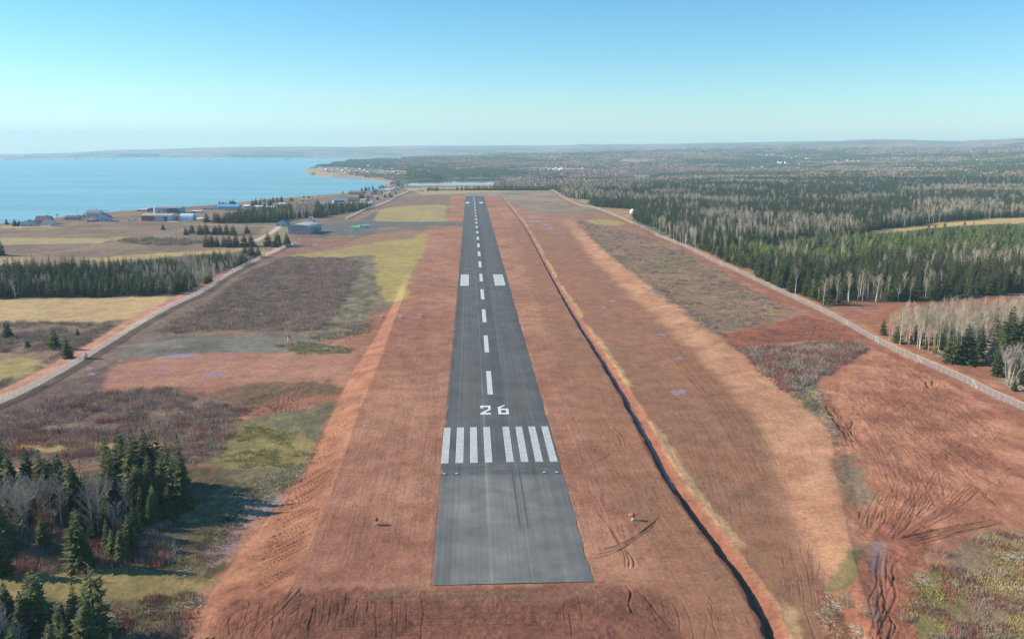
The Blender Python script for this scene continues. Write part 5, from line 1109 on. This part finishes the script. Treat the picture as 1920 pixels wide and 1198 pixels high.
WHITE = plain('white_paint', (.78, .78, .76), .5, .4, .06); RED = plain('red_paint', (.55, .035, .025), .5, .4, .1); DARK = plain('dark_metal', (.06, .06, .065), .5, .4, .1); ORANGE = plain('orange_cloth', (.75, .08, .03), .7, .2, .1); CONC = plain('concrete', (.45, .43, .40), .85, .2, .15)
# gate in the left fence
p0 = at(549, 462); p1 = at(562, 455); t = thing('gate', p0, math.atan2(p1.y-p0.y, p1.x-p0.x), 'tall pale gate leaves at the end of the left fence near the three spruces', 'gate'); L = (p1-p0).length
for x in (0, L*.5, L): MB().tube((x, 0, -.2), (x, 0, 3.4), .18, .18, 8).build('post', GALV, t)
for x0 in (.3, L*.5+.3):
    lf = MB(); x1 = x0+L*.5-.6
    for a_, c_ in (((x0, 0, .2), (x1, 0, .2)), ((x0, 0, 3), (x1, 0, 3)), ((x0, 0, .2), (x0, 0, 3)), ((x1, 0, .2), (x1, 0, 3)), ((x0, 0, .2), (x1, 0, 3))): lf.tube(a_, c_, .07, .07, 5)
    lf.build('gate_leaf', WHITE, t)
# ------------------------------------------------------------------ airfield lights and markers
def reil(px, py, label, flip):
    p = at(px, py); t = thing('runway_strobe_light', p, 0, label, 'runway light', 'strobe lights beside the near runway end')
    MB().box(-.35, .35, -.35, .35, 0, .12).build('base', CONC, t); MB().tube((0, 0, .1), (0, 0, 1.0), .06, .05, 8).build('pole', DARK, t)
    h = MB(); h.lathe([(0, .85), (.34, .85), (.42, 1.05), (.36, 1.5), (.2, 1.62), (0, 1.64)], 14); h.build('lamp_head', RED, t)
    x = -.55 if flip else .5; MB().box(x-.42, x+.42, -.1, .1, 1.0, 1.5).build('white_plate', WHITE, t) if flip else MB().box(-.3, .3, -.45, -.32, .35, .75).build('white_plate', WHITE, t)
    MB().box(-.25, .3, -.3, .1, .12, .55).build('control_box', WHITE, t)
reil(706, 983, 'red headed strobe light with a small white box, left of the near runway end', False)
reil(1187, 975, 'red and white strobe light with a plate, right of the near runway end', True)
for i, (px, py) in enumerate([(675.5, 596), (713.5, 596.5), (750.5, 596.5), (787.5, 594)]):
    p = at(px, py); t = thing('approach_light_box', p, 0, ['outermost', 'second from outside', 'third from outside', 'innermost'][i]+' of four small white light boxes left of the runway', 'light box', 'row of approach light boxes')
    MB().box(-.9, .9, -.7, .7, 0, .1).build('base', CONC, t)
    for x in (-.55, .55): MB().tube((x, 0, .1), (x, 0, .75), .06, .06, 6).build('leg', DARK, t)
    MB().prism([(-.8, .7), (.8, .7), (.75, 1.15), (-.75, 1.15)], -.55, .55).build('lamp_housing', WHITE, t); MB().box(-.7, .7, -.62, -.56, .78, 1.05).build('lens', DARK, t)
for i, (px, py) in enumerate([(833, 889.5), (856, 889), (1020, 887), (1044, 886.5)]):
    p = at(px, py); p.z = zr(p.x)-.02; t = thing('threshold_light', p, 0, ['dim outermost left', 'bright inner left', 'inner right', 'outermost right'][i]+' threshold light on the asphalt before the stripes', 'runway light', 'threshold lights set in the asphalt')
    MB().lathe([(.32, 0), (.3, .06), (.1, .09), (0, .09)], 12).build('base', DARK, t); MB().box(-.28, .28, -.22, .22, .09, .3).build('lamp', WHITE, t)
def windsock(px, py, top, label, big, red):
    p, m = depth(px, py); h = (py-top)*m; t = thing('windsock', p, 0, label, 'windsock'); MB().box(-.5, .5, -.5, .5, 0, .2).build('base', CONC, t)
    MB().tube((0, 0, .1), (-.9*big, 0, h), .12*big, .07*big, 8).build('pole', RED if red else WHITE, t)
    s = t
    for k in range(5):
        a, c_ = k/5, (k+1)/5; f = lambda u: Vector((-.9*big-.75*big-u*.35*big, 0, h-.1-u*2.3*big))
        o = MB().tube(f(a), f(c_), .62*big*(1-.35*a), .62*big*(1-.35*c_), 12, False); o.build('sock_band', ORANGE if k % 2 == 0 else WHITE, t)
    MB().tube((-.9*big, 0, h), (-2.2*big, 0, h), .06, .06, 6).build('arm', DARK, t)
windsock(551, 656, 630, 'drooping red and white windsock on a thin mast beside the wet yard', 1.0, True)
windsock(707, 398, 386, 'far white windsock mast at the end of the small square taxiway', 1.2, False)
p, m = depth(1186, 405); t = thing('radar_dome', p, 0, 'white ball shaped dome at the forest edge beyond the right fence', 'dome'); r = 3.6
MB().lathe([(1.6, 0), (1.6, 1.0), (1.2, 1.0), (1.2, 1.4)], 16).build('base', CONC, t); MB().lathe([(.01, 1.2)]+[(r*math.sin(a), 1.2+r-r*math.cos(a)) for a in np.linspace(.3, 3.1, 16)], 24).build('dome', WHITE, t, True)
# ------------------------------------------------------------------ buildings
WALLM = {}; 
def wm(rgb, nm):
    k = (rgb, nm)
    if k not in WALLM: WALLM[k] = plain(nm, tuple(lin(*rgb)), .75, .25, .12, .7)
    return WALLM[k]
GLASS = plain('window_glass', (.05, .07, .09), .1, .5, .1)
def house(name, px, py, wpx, hpx, dep, wall, roof, label, cat, group=None, ridge='x', rh=.4, rz=0.0, win=3, door=True, p=None, m=None, ov=.4, chim=False, extra=None):
    if p is None: p, m = depth(px, py)
    W = wpx*m; Ht = hpx*m; wh = Ht*(1-rh); t = thing(name, (p.x, p.y+dep*.5, p.z-.3), rz+math.atan2(-p.x, p.y)*.0, label, cat, group); a, d = W/2, dep/2
    wb = MB()
    if ridge == 'x': wb.prism([(-d, 0), (d, 0), (d, wh), (0, Ht-.1), (-d, wh)], -a, a); wb.v = [(y, x, z) for x, y, z in wb.v]; wb.f = [tuple(reversed(f)) for f in wb.f]
    else: wb.prism([(-a, 0), (a, 0), (a, wh), (0, Ht-.1), (-a, wh)], -d, d)
    wb.build('wall', wm(wall, 'house_wall'), t)
    k = .22; rb = MB(); e = ov; sl = (Ht-wh)
    hw = d if ridge == 'x' else a; ln = a if ridge == 'x' else d; q = wh-e*sl/hw
    prof = [(-hw-e, q), (0, Ht), (hw+e, q), (hw+e, q+k), (0, Ht+k), (-hw-e, q+k)]
    rb.prism(prof, -ln-e, ln+e)
    if ridge == 'x': rb.v = [(y, x, z) for x, y, z in rb.v]; rb.f = [tuple(reversed(f)) for f in rb.f]
    ro = rb.build('roof', wm(roof, 'house_roof'), t)
    if chim: MB().box(a*.3, a*.3+.7, -.35, .35, Ht-1, Ht+1.1).build('chimney', wm((130, 80, 66), 'brick'), ro)
    for i in range(win):
        x = -a+W*(i+1)/(win+1); z0 = wh*.38
        f = MB().box(x-.65, x+.65, -d-.06, -d+.02, z0-.1, z0+wh*.36+.1).build('window', WHITE, t); MB().box(x-.52, x+.52, -d-.09, -d-.065, z0, z0+wh*.36).build('pane', GLASS, f)
    if win:
        for y in (-d*.4, d*.4): MB().box(a-.02, a+.06, y-.5, y+.5, wh*.38, wh*.75).build('window', GLASS, t)
    if door: x = -a+W*.16; MB().box(x-.5, x+.5, -d-.08, -d+.02, .1, 2.3).build('door', wm((92, 70, 62), 'door'), t)
    if extra: extra(t, a, d, wh, Ht)
    return t
def garage(t, a, d, wh, Ht): MB().box(-a*.8, -a*.15, -d-.07, -d+.02, .2, wh*.8).build('garage_door', WHITE, t)
# airport
def hangar():
    p, m = depth(567, 439.5); W, D, wh, rise = 43*m, 26, 12*m, 5.5*m; t = thing('hangar', (p.x, p.y+D*.5, p.z-.2), math.radians(-14), 'big grey hangar with an arched roof beside the apron', 'hangar'); a, d = W/2, D/2
    arc = [(a*math.cos(u), wh+rise*math.sin(u)) for u in np.linspace(0, math.pi, 15)]
    MB().prism([(-a, 0), (a, 0)]+arc, -d, d).build('wall', wm((150, 146, 158), 'metal_wall'), t)
    r = MB(); o_ = [((a+.5)*math.cos(u), wh+.1+(rise+.3)*math.sin(u)) for u in np.linspace(-.02, math.pi+.02, 17)]; i_ = [((a+.2)*math.cos(u), wh+(rise+.02)*math.sin(u)) for u in np.linspace(math.pi+.02, -.02, 17)]
    r.prism(o_+i_, -d-.6, d+.6); r.build('roof', wm((178, 178, 182), 'metal_roof'), t)
    for k in range(4):
        x = -a*.8+k*a*.4; MB().box(x, x+a*.37, -d-.12, -d-.01, .2, wh*.75).build('sliding_door', wm((132, 130, 146), 'hangar_door'), t)
    MB().box(a+.01, a+.12, -d*.3, d*.5, .2, wh*.7).build('side_door', wm((120, 120, 132), 'hangar_door'), t)
hangar()
def wing(t, a, d, wh, Ht): 
    w_ = MB().box(a-.2, a+6, -d*.5, d*.7, 0, wh*.75).build('side_wing', wm((150, 176, 196), 'house_wall'), t); MB().box(a-.3, a+6.4, -d*.5-.4, d*.7+.4, wh*.75, wh*.75+.3).build('roof', wm((120, 140, 160), 'house_roof'), w_)
house('terminal_house', 528, 424.5, 20, 11, 10, (158, 186, 206), (124, 148, 168), 'pale blue terminal house with a gable facing the field, left of the hangar', 'house', None, 'y', .45, 0, 2, True, extra=wing)
def cont(px, py, w_, h_, rgb, label):
    p, m = depth(px, py); W, Ht = w_*m, h_*m; t = thing('storage_container', p, .15, label, 'container', 'white containers behind the hangar'); a = W/2
    MB().box(-a, a, -1.3, 1.3, .15, Ht).build('body', wm(rgb, 'container_steel'), t); MB().box(-a-.05, a+.05, -1.36, 1.36, Ht, Ht+.15).build('roof', WHITE, t); MB().box(-a*.3, a*.3, -1.38, -1.29, .25, Ht*.85).build('door', wm((160, 166, 168), 'container_steel'), t)
    for x in (-a*.8, a*.8): MB().box(x-.2, x+.2, -1.2, 1.2, 0, .15).build('skid', DARK, t)
cont(583.5, 412, 8, 4.5, (220, 222, 218), 'white container standing behind the hangar, the one farther off'); cont(589, 416.5, 6, 5, (196, 206, 216), 'pale blue container behind the hangar, the one nearer the roof')
p, m = depth(685, 427); t = thing('fuel_truck', p, .03, 'white truck parked on the apron beside the green sheet', 'truck')
MB().prism([(-1.2, .9), (1.2, .9), (1.35, 1.6), (1.1, 2.9), (-1.1, 2.9), (-1.35, 1.6)], -3.0, 4.4).build('tank_body', WHITE, t).rotation_euler = (0, 0, -math.pi/2)
MB().prism([(-5.2, .7), (-3.3, .7), (-3.3, 2.7), (-4.7, 2.7), (-5.2, 1.7)], -1.15, 1.15).build('cab', wm((206, 214, 222), 'cab_paint'), t); MB().box(-4.9, -3.9, -1.2, -1.14, 1.7, 2.5).build('window', GLASS, t); MB().box(-5, 4, -1, 1, .55, .9).build('chassis', DARK, t)
for x in (-4.3, 1.8, 3.2):
    for y in (-1.05, 1.05): MB().tube((x, y-.15, .5), (x, y+.15, .5), .5, .5, 12).build('wheel', DARK, t)
MB().tube((-2.6, 0, 2.8), (-2.6, 0, 5.4), .07, .05, 6).build('mast', DARK, t)
def rug():
    pts = [at(a, c_) for a, c_ in ((654, 425.6), (676, 422), (680, 426.6))]; c = sum(pts, Vector())/3; o = MB(); n = 0; P = []
    for i in range(3):
        for k in range(6): q = pts[i].lerp(pts[(i+1) % 3], k/6)-c; P.append((q.x, q.y, .12+.05*math.sin(n)*0)); n += 1
    o.v = [(x, y, .16) for x, y, _ in P]+[(x, y, .02) for x, y, _ in P]; m_ = len(P); o.f = [tuple(range(m_))]+[tuple(reversed(range(m_, 2*m_)))]+[(i, m_+i, m_+(i+1) % m_, (i+1) % m_) for i in range(m_)]
    q = o.build('green_sheet', plain('green_cloth', tuple(lin(72, 200, 130)), .7, .2, .15, .4)); q.location = c; tag(q, 'bright green pointed sheet lying on the apron beside the white truck', 'sheet')
rug()
# seaside buildings, left to right
house('cottage', 50, 424, 26, 11, 9, (190, 196, 212), (108, 104, 112), 'pale cottage with a dark roof among two dark trees at the far left shore', 'house', None, 'y', .5, .3, 2)
house('cottage', 79, 421, 25, 15, 11, (150, 122, 122), (116, 96, 96), 'brown house with a broad hipped looking roof behind the white gabled one', 'house', None, 'x', .45, .1, 3, chim=True)
house('cottage', 88, 424, 19, 11, 9, (214, 220, 230), (92, 92, 104), 'white house with a dark roof and its gable to the side on the left shore', 'house', None, 'x', .5, -.25, 2)
house('cottage', 134, 412.5, 24, 7.5, 9, (156, 146, 140), (96, 94, 104), 'low brown cottage with a long dark roof on the shore, alone between houses', 'house', None, 'x', .45, .05, 4)
house('farmhouse', 175, 408.5, 25, 14, 10, (206, 206, 218), (146, 130, 136), 'tall pale two storey house on the shore, biggest of its pair', 'house', None, 'x', .3, -.12, 5, chim=True)
house('shed', 159, 408, 8, 7, 7, (150, 134, 140), (126, 110, 116), 'brown shed against the tall pale two storey house', 'shed', None, 'x', .4, 0, 1)
house('farmhouse', 191, 415.5, 25, 15, 11, (170, 186, 212), (134, 134, 148), 'lilac blue gabled house in front of the tall pale one', 'house', None, 'y', .5, .15, 3)
house('shed', 169, 416, 11, 3.6, 6, (112, 112, 128), (96, 96, 108), 'low dark shed beside the lilac blue gabled house', 'shed', None, 'x', .35, 0, 1)
house('long_house', 266, 396, 17, 4.5, 9, (172, 156, 140), (196, 186, 172), 'low tan roofed building by the shore left of the grey warehouse', 'building', None, 'x', .4, 0, 3)
house('cottage', 282, 397, 11, 6.5, 9, (120, 116, 128), (92, 90, 104), 'small dark house touching the low tan roofed one by the shore', 'house', None, 'y', .5, 0, 1)
def silo(t, a, d, wh, Ht):
    s = MB(); s.tube((-a-2, -d*.3, 0), (-a-2, -d*.3, Ht*.98), 1.9, 1.9, 14); s.build('silo', WHITE, t)
    r = MB().prism([(-a*.05, wh*.75), (a*.3, Ht*.85), (a*.62, Ht*.85), (a*1.0, wh*.35), (a*.2, wh*.2)], -d-5, -d-.1); r.build('dark_annex_roof', wm((84, 88, 96), 'house_roof'), t)
    MB().box(a*.1, a*.92, -d-4.8, -d, 0, wh*.28).build('annex', wm((170, 150, 140), 'house_wall'), t)
house('warehouse', 315, 400.5, 46, 12, 18, (176, 182, 202), (146, 140, 150), 'grey blue warehouse with a white silo and a dark lean-to', 'warehouse', None, 'x', .16, 0, 5, extra=silo)
def redp(t, a, d, wh, Ht): MB().box(-a+.3, -a*.12, -d-.25, -d-.1, .1, wh*.92).build('red_wall', wm((168, 84, 98), 'red_boards'), t); MB().box(a*.55, a*.72, -d-.2, -d-.1, .1, wh*.8).build('big_door', DARK, t)
house('long_shed', 294, 414.5, 55, 13, 20, (184, 190, 206), (172, 164, 156), 'long low shed with a red left half and a tan roof', 'shed', None, 'x', .22, -.04, 3, extra=redp)
house('shed', 329, 413, 10, 8, 8, (176, 138, 124), (150, 120, 110), 'small brick coloured shed between the long red shed and the white arched one', 'shed', None, 'x', .4, 0, 1)
def quonset(px, py, wpx, hpx, label):
    p, m = depth(px, py); W, Ht = wpx*m, hpx*m; t = thing('arched_shed', (p.x, p.y+5, p.z-.2), -.05, label, 'shed'); a = W/2; R_ = 6.0
    prof = [(R_*math.cos(u), Ht*math.sin(u)**.8) for u in np.linspace(0, math.pi, 13)]; o = MB().prism(prof, -a, a); o.v = [(y, x, z) for x, y, z in o.v]; o.f = [tuple(reversed(f)) for f in o.f]; o.build('shell', wm((222, 226, 232), 'white_sheeting'), t, False)
    MB().box(a+.01, a+.12, -2, 2, .1, Ht*.7).build('door', wm((150, 160, 176), 'shed_door'), t)
    for k in range(5): x = -a+W*(k+.5)/5; q = MB().prism([((R_+.08)*math.cos(u), (Ht+.08)*math.sin(u)**.8) for u in np.linspace(.1, math.pi-.1, 11)]+[((R_+.01)*math.cos(u), (Ht+.01)*math.sin(u)**.8) for u in np.linspace(math.pi-.1, .1, 11)], x-.1, x+.1); q.v = [(y, x_, z) for x_, y, z in q.v]; q.build('rib', wm((206, 210, 218), 'white_sheeting'), t)
quonset(350, 413.5, 24, 12.5, 'white arched shed right of the long red shed')
house('trailer_home', 369, 399, 17, 4, 5, (206, 206, 206), (226, 226, 222), 'white trailer behind the white arched shed', 'trailer', None, 'x', .2, 0, 3)
house('cottage', 391, 393.5, 20, 6.5, 10, (176, 186, 208), (126, 124, 134), 'low house by the shore with a grey roof left of the blue roofed barn', 'house', None, 'x', .45, 0, 3)
def cream(t, a, d, wh, Ht): MB().box(-a*.85, a*.25, -d-.2, -d-.08, .1, wh*.5).build('cream_panel', wm((208, 198, 180), 'house_wall'), t)
house('barn', 428, 394, 37, 10, 16, (150, 170, 190), (96, 164, 206), 'wide barn with a bright blue roof and cream lower wall', 'barn', None, 'x', .34, 0, 0, extra=cream)
sm = [(462, 390, 11, 6, (206, 206, 206), (226, 222, 214), 'small pale house with a cream roof right of the blue roofed barn'), (484, 390, 16, 4.5, (190, 196, 206), (216, 212, 206), 'long pale house with a cream roof behind the spruce stand'),
      (506, 391, 14, 4.5, (186, 200, 216), (206, 206, 206), 'pale house behind the middle of the spruce stand'), (529, 387, 14, 7, (176, 196, 222), (206, 208, 212), 'light blue house above the spruce stand'), (491, 379, 9, 6, (200, 160, 150), (150, 116, 112), 'pinkish house close to the shore behind dark trees'), (572, 377.5, 16, 5, (206, 192, 170), (170, 156, 146), 'tan house with its pale gable to the right on the shore')]
for px, py, w_, h_, wl, rf, lb in sm: house('cottage', px, py, w_, h_, 9, wl, rf, lb, 'house', 'seaside houses behind the spruce stand', 'x', .42, random.uniform(-.2, .2), 3)
def wend(t, a, d, wh, Ht): MB().box(-a-.14, -a-.02, -d*.95, d*.95, .1, wh*.97).build('white_end', WHITE, t); MB().box(-a+.02, -a*.8, -d-.15, -d-.05, .1, wh*.9).build('white_corner', WHITE, t)
house('blue_shed', 634, 382, 20, 8, 10, (70, 120, 168), (96, 150, 196), 'bright blue shed with a white left end near the shore', 'shed', None, 'x', .25, .25, 0, extra=wend)
house('cottage', 663, 379, 20, 7.5, 11, (120, 126, 140), (84, 92, 104), 'dark roofed house right of the bright blue shed', 'house', None, 'x', .55, 0, 3)
house('barn', 665, 365, 22, 7, 12, (176, 152, 132), (150, 134, 124), 'tan barn at the shore beyond the bright blue shed', 'barn', None, 'x', .4, .1, 0)
sp_h = [(690, 372, 9, 5, (208, 170, 160), (206, 160, 150)), (701, 365.5, 10, 6, (156, 150, 156), (110, 108, 116)), (716, 353.5, 12, 6, (150, 156, 176), (96, 104, 124)), (727, 359, 14, 5, (186, 196, 206), (160, 176, 190)), (741, 356, 12, 5, (190, 200, 212), (176, 190, 204)), (746, 349, 10, 6, (130, 120, 126), (104, 96, 102)), (704, 360, 9, 5, (170, 176, 190), (136, 140, 152)),
        (735, 346.5, 9, 5, (140, 130, 132), (108, 102, 108)), (712, 366.5, 8, 4, (200, 196, 190), (176, 170, 168)), (752, 353, 9, 4.5, (170, 176, 186), (140, 148, 160)), (700, 371, 13, 3, (196, 168, 158), (206, 186, 176)), (681, 363, 7, 4, (160, 120, 110), (130, 92, 88))]
lbs = ['pink roofed house above the trailers', 'brown gabled house among shore trees', 'blue grey house right at the bay head', 'long pale house near the bay head', 'pale blue house farthest along the shore road', 'dark brown house behind the beach', 'grey lilac house among shore trees', 'dark house where the beach begins', 'small cream house behind the far fence', 'grey house beside the lagoon', 'long pinkish building beside the far fence', 'small red brown house on the shore slope']
for (px, py, w_, h_, wl, rf), lb in zip(sp_h, lbs): house('cottage', px, py, w_, h_, 9, wl, rf, lb, 'house', 'houses along the shore road', random.choice('xy'), .45, random.uniform(-.4, .4), 2)
for k, (px, py, w_) in enumerate([(594, 386, 12), (606, 387, 12), (618, 387.5, 11), (644, 387.5, 10), (655, 384, 13), (668, 386, 12), (676, 381.5, 13), (688, 384, 11), (697, 381, 10), (640, 383.5, 8), (602, 384, 10)]):
    house('trailer_home', px, py, w_, 3.4, 4.5, (196, 200, 206), (206, 208, 210), 'white trailer home parked behind the spruce stand near the shore', 'trailer', 'white trailer homes near the shore', 'x', .2, random.uniform(-.5, .5), 2)
# houses on the far point and in the towns inland
def far_at(px, py):
    d = ray(px, py); n = math.hypot(d[0], d[1])
    for r in np.geomspace(1600, 9000, 900):
        x, y = d[0]/n*r, d[1]/n*r
        if H+d[2]/n*r <= max(zat(x, y), SEA_Z): return Vector((x, y, max(zat(x, y), SEA_Z))), math.hypot(r, H)/F
    return None, None
def far_house(px, py, w_, h_, wl, rf, label, group, cat='house'):
    p, m = far_at(px, py)
    if p is None: return
    house('far_house', 0, 0, w_, h_, 9, wl, rf, label, cat, group, random.choice('xy'), .35, random.uniform(-.7, .7), 0, False, p=p, m=m)
PALE = [(232, 230, 226), (226, 220, 210), (206, 206, 212), (222, 196, 180), (240, 240, 238)]; ROOFS = [(140, 120, 116), (170, 166, 168), (110, 108, 116), (206, 200, 196)]
for px, py in [(612, 319), (622, 322), (634, 318), (641, 322), (648, 325), (656, 321), (661, 320), (671, 325), (682, 324), (694, 319), (708, 322), (718, 324), (728, 318), (740, 323), (684, 320), (650, 317), (628, 324), (604, 322), (668, 321), (715, 316), (688, 325), (697, 322), (703, 326), (712, 321), (722, 329), (700, 316), (690, 313), (735, 319), (676, 318), (664, 329), (727, 322)]:
    far_house(px, py, random.uniform(2.6, 4.4), 3.0, random.choice(PALE), random.choice(ROOFS+PALE), 'pale house among trees on the low point beyond the bay', 'houses on the low point across the bay')
for px in (748, 751, 746): far_house(px, 326.5+px % 3, 9, 2, (226, 220, 212), (216, 206, 200), 'long pale barn in the fields behind the beach', 'long pale barns behind the beach', 'barn')
TOWN = [(1362, 321, 10, 2), (1478, 306, 26, 5), (1590, 305, 24, 5), (1440, 290, 30, 4), (1520, 301, 30, 4), (1330, 323, 16, 3), (1420, 316, 22, 3), (1015, 323, 30, 4), (1090, 321, 16, 3), (1040, 318, 20, 4), (1680, 312, 60, 4), (1860, 303, 40, 3), (1786, 306, 10, 2)]
for j, (cx_, cy_, sx_, sy_) in enumerate(TOWN):
    lb = ['the town nearest beyond the forest', 'the middle of the long town inland', 'the right part of the long town inland', 'the highest village on the hillside', 'the upper part of the long town inland', 'the clearing just beyond the forest', 'the woods before the long town', 'the village across the lagoon', 'the slope right of the lagoon village', 'the hillside above the lagoon', 'the valley floor at right', 'the foot of the right hand hills', 'the small hamlet under the right hand hills'][j]
    for k in range(int(8+sx_*.32)):
        far_house(cx_+random.gauss(0, sx_*.55), cy_+random.gauss(0, sy_*.5), random.uniform(2.2, 4.2), 2.8, random.choice(PALE), random.choice(PALE), 'tiny pale house in '+lb, 'houses in '+lb)
far_house(1355, 320.5, 9, 2.5, (226, 214, 180), (230, 226, 216), 'long cream barn in the clearing just beyond the forest', None, 'barn'); far_house(1508, 312, 13, 1.8, (196, 140, 150), (200, 150, 156), 'long pink roofed building before the far town', None, 'building')
# cars beside the long red shed
def car(px, py, rz, rgb, label):
    p, m = depth(px, py); t = thing('parked_car', p, rz, label, 'car', 'cars beside the long red shed'); paint_ = wm(rgb, 'car_paint')
    MB().prism([(-2.2, .35), (2.2, .35), (2.25, .8), (1.2, .95), (-2.1, .95), (-2.25, .7)], -.9, .9).build('body', paint_, t)
    c_ = MB().prism([(-1.9, .95), (1.0, .95), (.4, 1.5), (-1.5, 1.5)], -.8, .8).build('cabin', GLASS, t); MB().box(-1.4, .3, -.75, .75, 1.5, 1.55).build('roof', paint_, c_)
    for x in (-1.4, 1.4):
        for y in (-.8, .8): MB().tube((x, y-.12, .34), (x, y+.12, .34), .34, .34, 10).build('wheel', DARK, t)
car(244, 414.5, .2, (214, 216, 220), 'pale car parked left of the long red shed, the one farther from it'); car(255, 413.8, -.1, (176, 188, 204), 'bluish car parked close to the left end of the long red shed')
# masts and poles
def pole(px, by, ty, label, arm=True):
    p, m = depth(px, by); h = (by-ty)*m; t = thing('utility_pole', p, 0, label, 'pole'); PW_ = wm((136, 122, 110), 'weathered_wood'); MB().tube((0, 0, -.3), (0, 0, h), .16, .11, 7).build('post', PW_, t)
    if arm: MB().box(-1.1, 1.1, -.08, .08, h-.8, h-.6).build('crossarm', PW_, t)
for px, by, ty, lb in ((337.5, 425, 405, 'pale pole in the field right of the long red shed'), (93, 417, 399, 'thin pole behind the white shore house'), (598, 379, 365, 'dark pole on the shore road left of the bright blue shed'), (609, 407, 392, 'pale pole at the edge of the spruce stand'), (107, 412, 402, 'small pole at the shore right of the white shore house'), (146, 405, 393, 'thin pole behind the low brown cottage'), (613, 379, 368, 'pale pole just left of the bright blue shed')): pole(px, by, ty, lb)
p = Vector((*polar(1247, 7600), 0)); p.z = zat(p.x, p.y); t = thing('radio_mast', p, 0, 'thin radio mast on the far ridge right of the runway', 'mast')
q_ = MB()
for k in range(3):
    a = k*2.094; q_.tube((2.2*math.cos(a), 2.2*math.sin(a), -1), (.4*math.cos(a), .4*math.sin(a), 55), .35, .25, 4)
for k in range(11):
    f = k/11; r = 2.2-1.8*f
    for j in range(3): q_.tube((r*math.cos(j*2.094), r*math.sin(j*2.094), 55*f), ((r-.16)*math.cos((j+1)*2.094), (r-.16)*math.sin((j+1)*2.094), 55*(f+1/11)), .15, .15, 3, False)
q_.build('lattice', wm((150, 140, 140), 'mast_steel'), t)
# trees along the shore
random.seed(77)
for lst, kind, lb, gp in (([(12, 421, 409), (28, 424, 410), (36, 424, 411)], 'broad', 'dark tree beside the far left shore cottage', 'dark trees by the far left cottage'), ([(412, 386, 376), (418, 386, 377), (424, 386, 377), (432, 386, 374), (437, 386, 374), (441, 386, 376)], 'broad', 'small spruce behind the blue roofed barn', 'small spruces behind the blue roofed barn'),
    ([(332, 391, 386), (345, 390, 385), (351, 389.5, 384), (358, 389, 385), (365, 388, 384.5)], 'spr', 'tiny spruce on the shore behind the warehouse', 'tiny spruces on the shore behind the warehouse'),
    ([(474, 388, 373), (480, 387, 372), (488, 388, 374), (496, 389, 378), (506, 387, 372), (512, 380, 368), (520, 379, 368), (528, 379, 367), (545, 377, 369), (570, 374, 366), (579, 374, 366), (549, 377, 369)], 'broad', 'dark tree among the seaside houses above the spruce stand', 'dark trees among the seaside houses'),
    ([(643, 363.5, 357.5), (676, 372, 361), (681, 371, 360), (678, 360, 351), (686, 358, 348.5), (692, 356, 348), (699, 355, 346), (690, 377, 369), (708, 375, 366), (722, 371, 362), (731, 369, 361), (735, 371, 363), (742, 364, 357), (716, 364, 357), (756, 349, 343), (764, 349, 344), (725, 350, 346)], 'broad', 'dark tree among the houses along the shore road', 'dark trees along the shore road'),
    ([(788, 359.5, 355), (793, 359.5, 355), (802, 359.5, 354.5), (817, 359, 353)], 'broad', 'lone dark bush beyond the far end of the strip', 'lone bushes beyond the strip'),
    ([(1096, 371, 358), (1128, 372, 362), (1139, 372, 360)], 'spr', 'spruce at the small clearing near the road bend', 'spruces at the small clearing')):
    for i, (bx_, by_, tp_) in enumerate(lst): tree(kind, bx_, by_, tp_, lb, gp, 1.15, v=i)
for i, (bx_, by_, tp_, lb) in enumerate([(120, 417, 406, 'bare tree before the low brown cottage'), (150, 424, 404, 'wide hazy bare tree in the field before the tall pale house'), (200, 404, 394, 'bare tree behind the lilac blue house'), (108, 410, 400, 'bare tree at the shore beside a small pole'), (160, 423, 407, 'bare bush right of the wide hazy bare tree')]): tree('grey', bx_, by_, tp_, lb, 'bare trees among the shore houses', 1.2, v=i)
# ------------------------------------------------------------------ air
o = MB(); o.box(-13000, 16000, -400, 16500, -60, 330)
b = NB('haze'); pv = b.n('ShaderNodeVolumePrincipled'); pv.inputs['Color'].default_value = (.60, .87, 1.0, 1); pv.inputs['Density'].default_value = 9.5e-5; pv.inputs['Anisotropy'].default_value = 0.0
b.l(pv.outputs[0], b.o.inputs['Volume'])
hz = o.build('haze', b.m); tag(hz, kind='stuff')
SC.cycles.volume_step_rate = 10; SC.cycles.volume_max_steps = 64
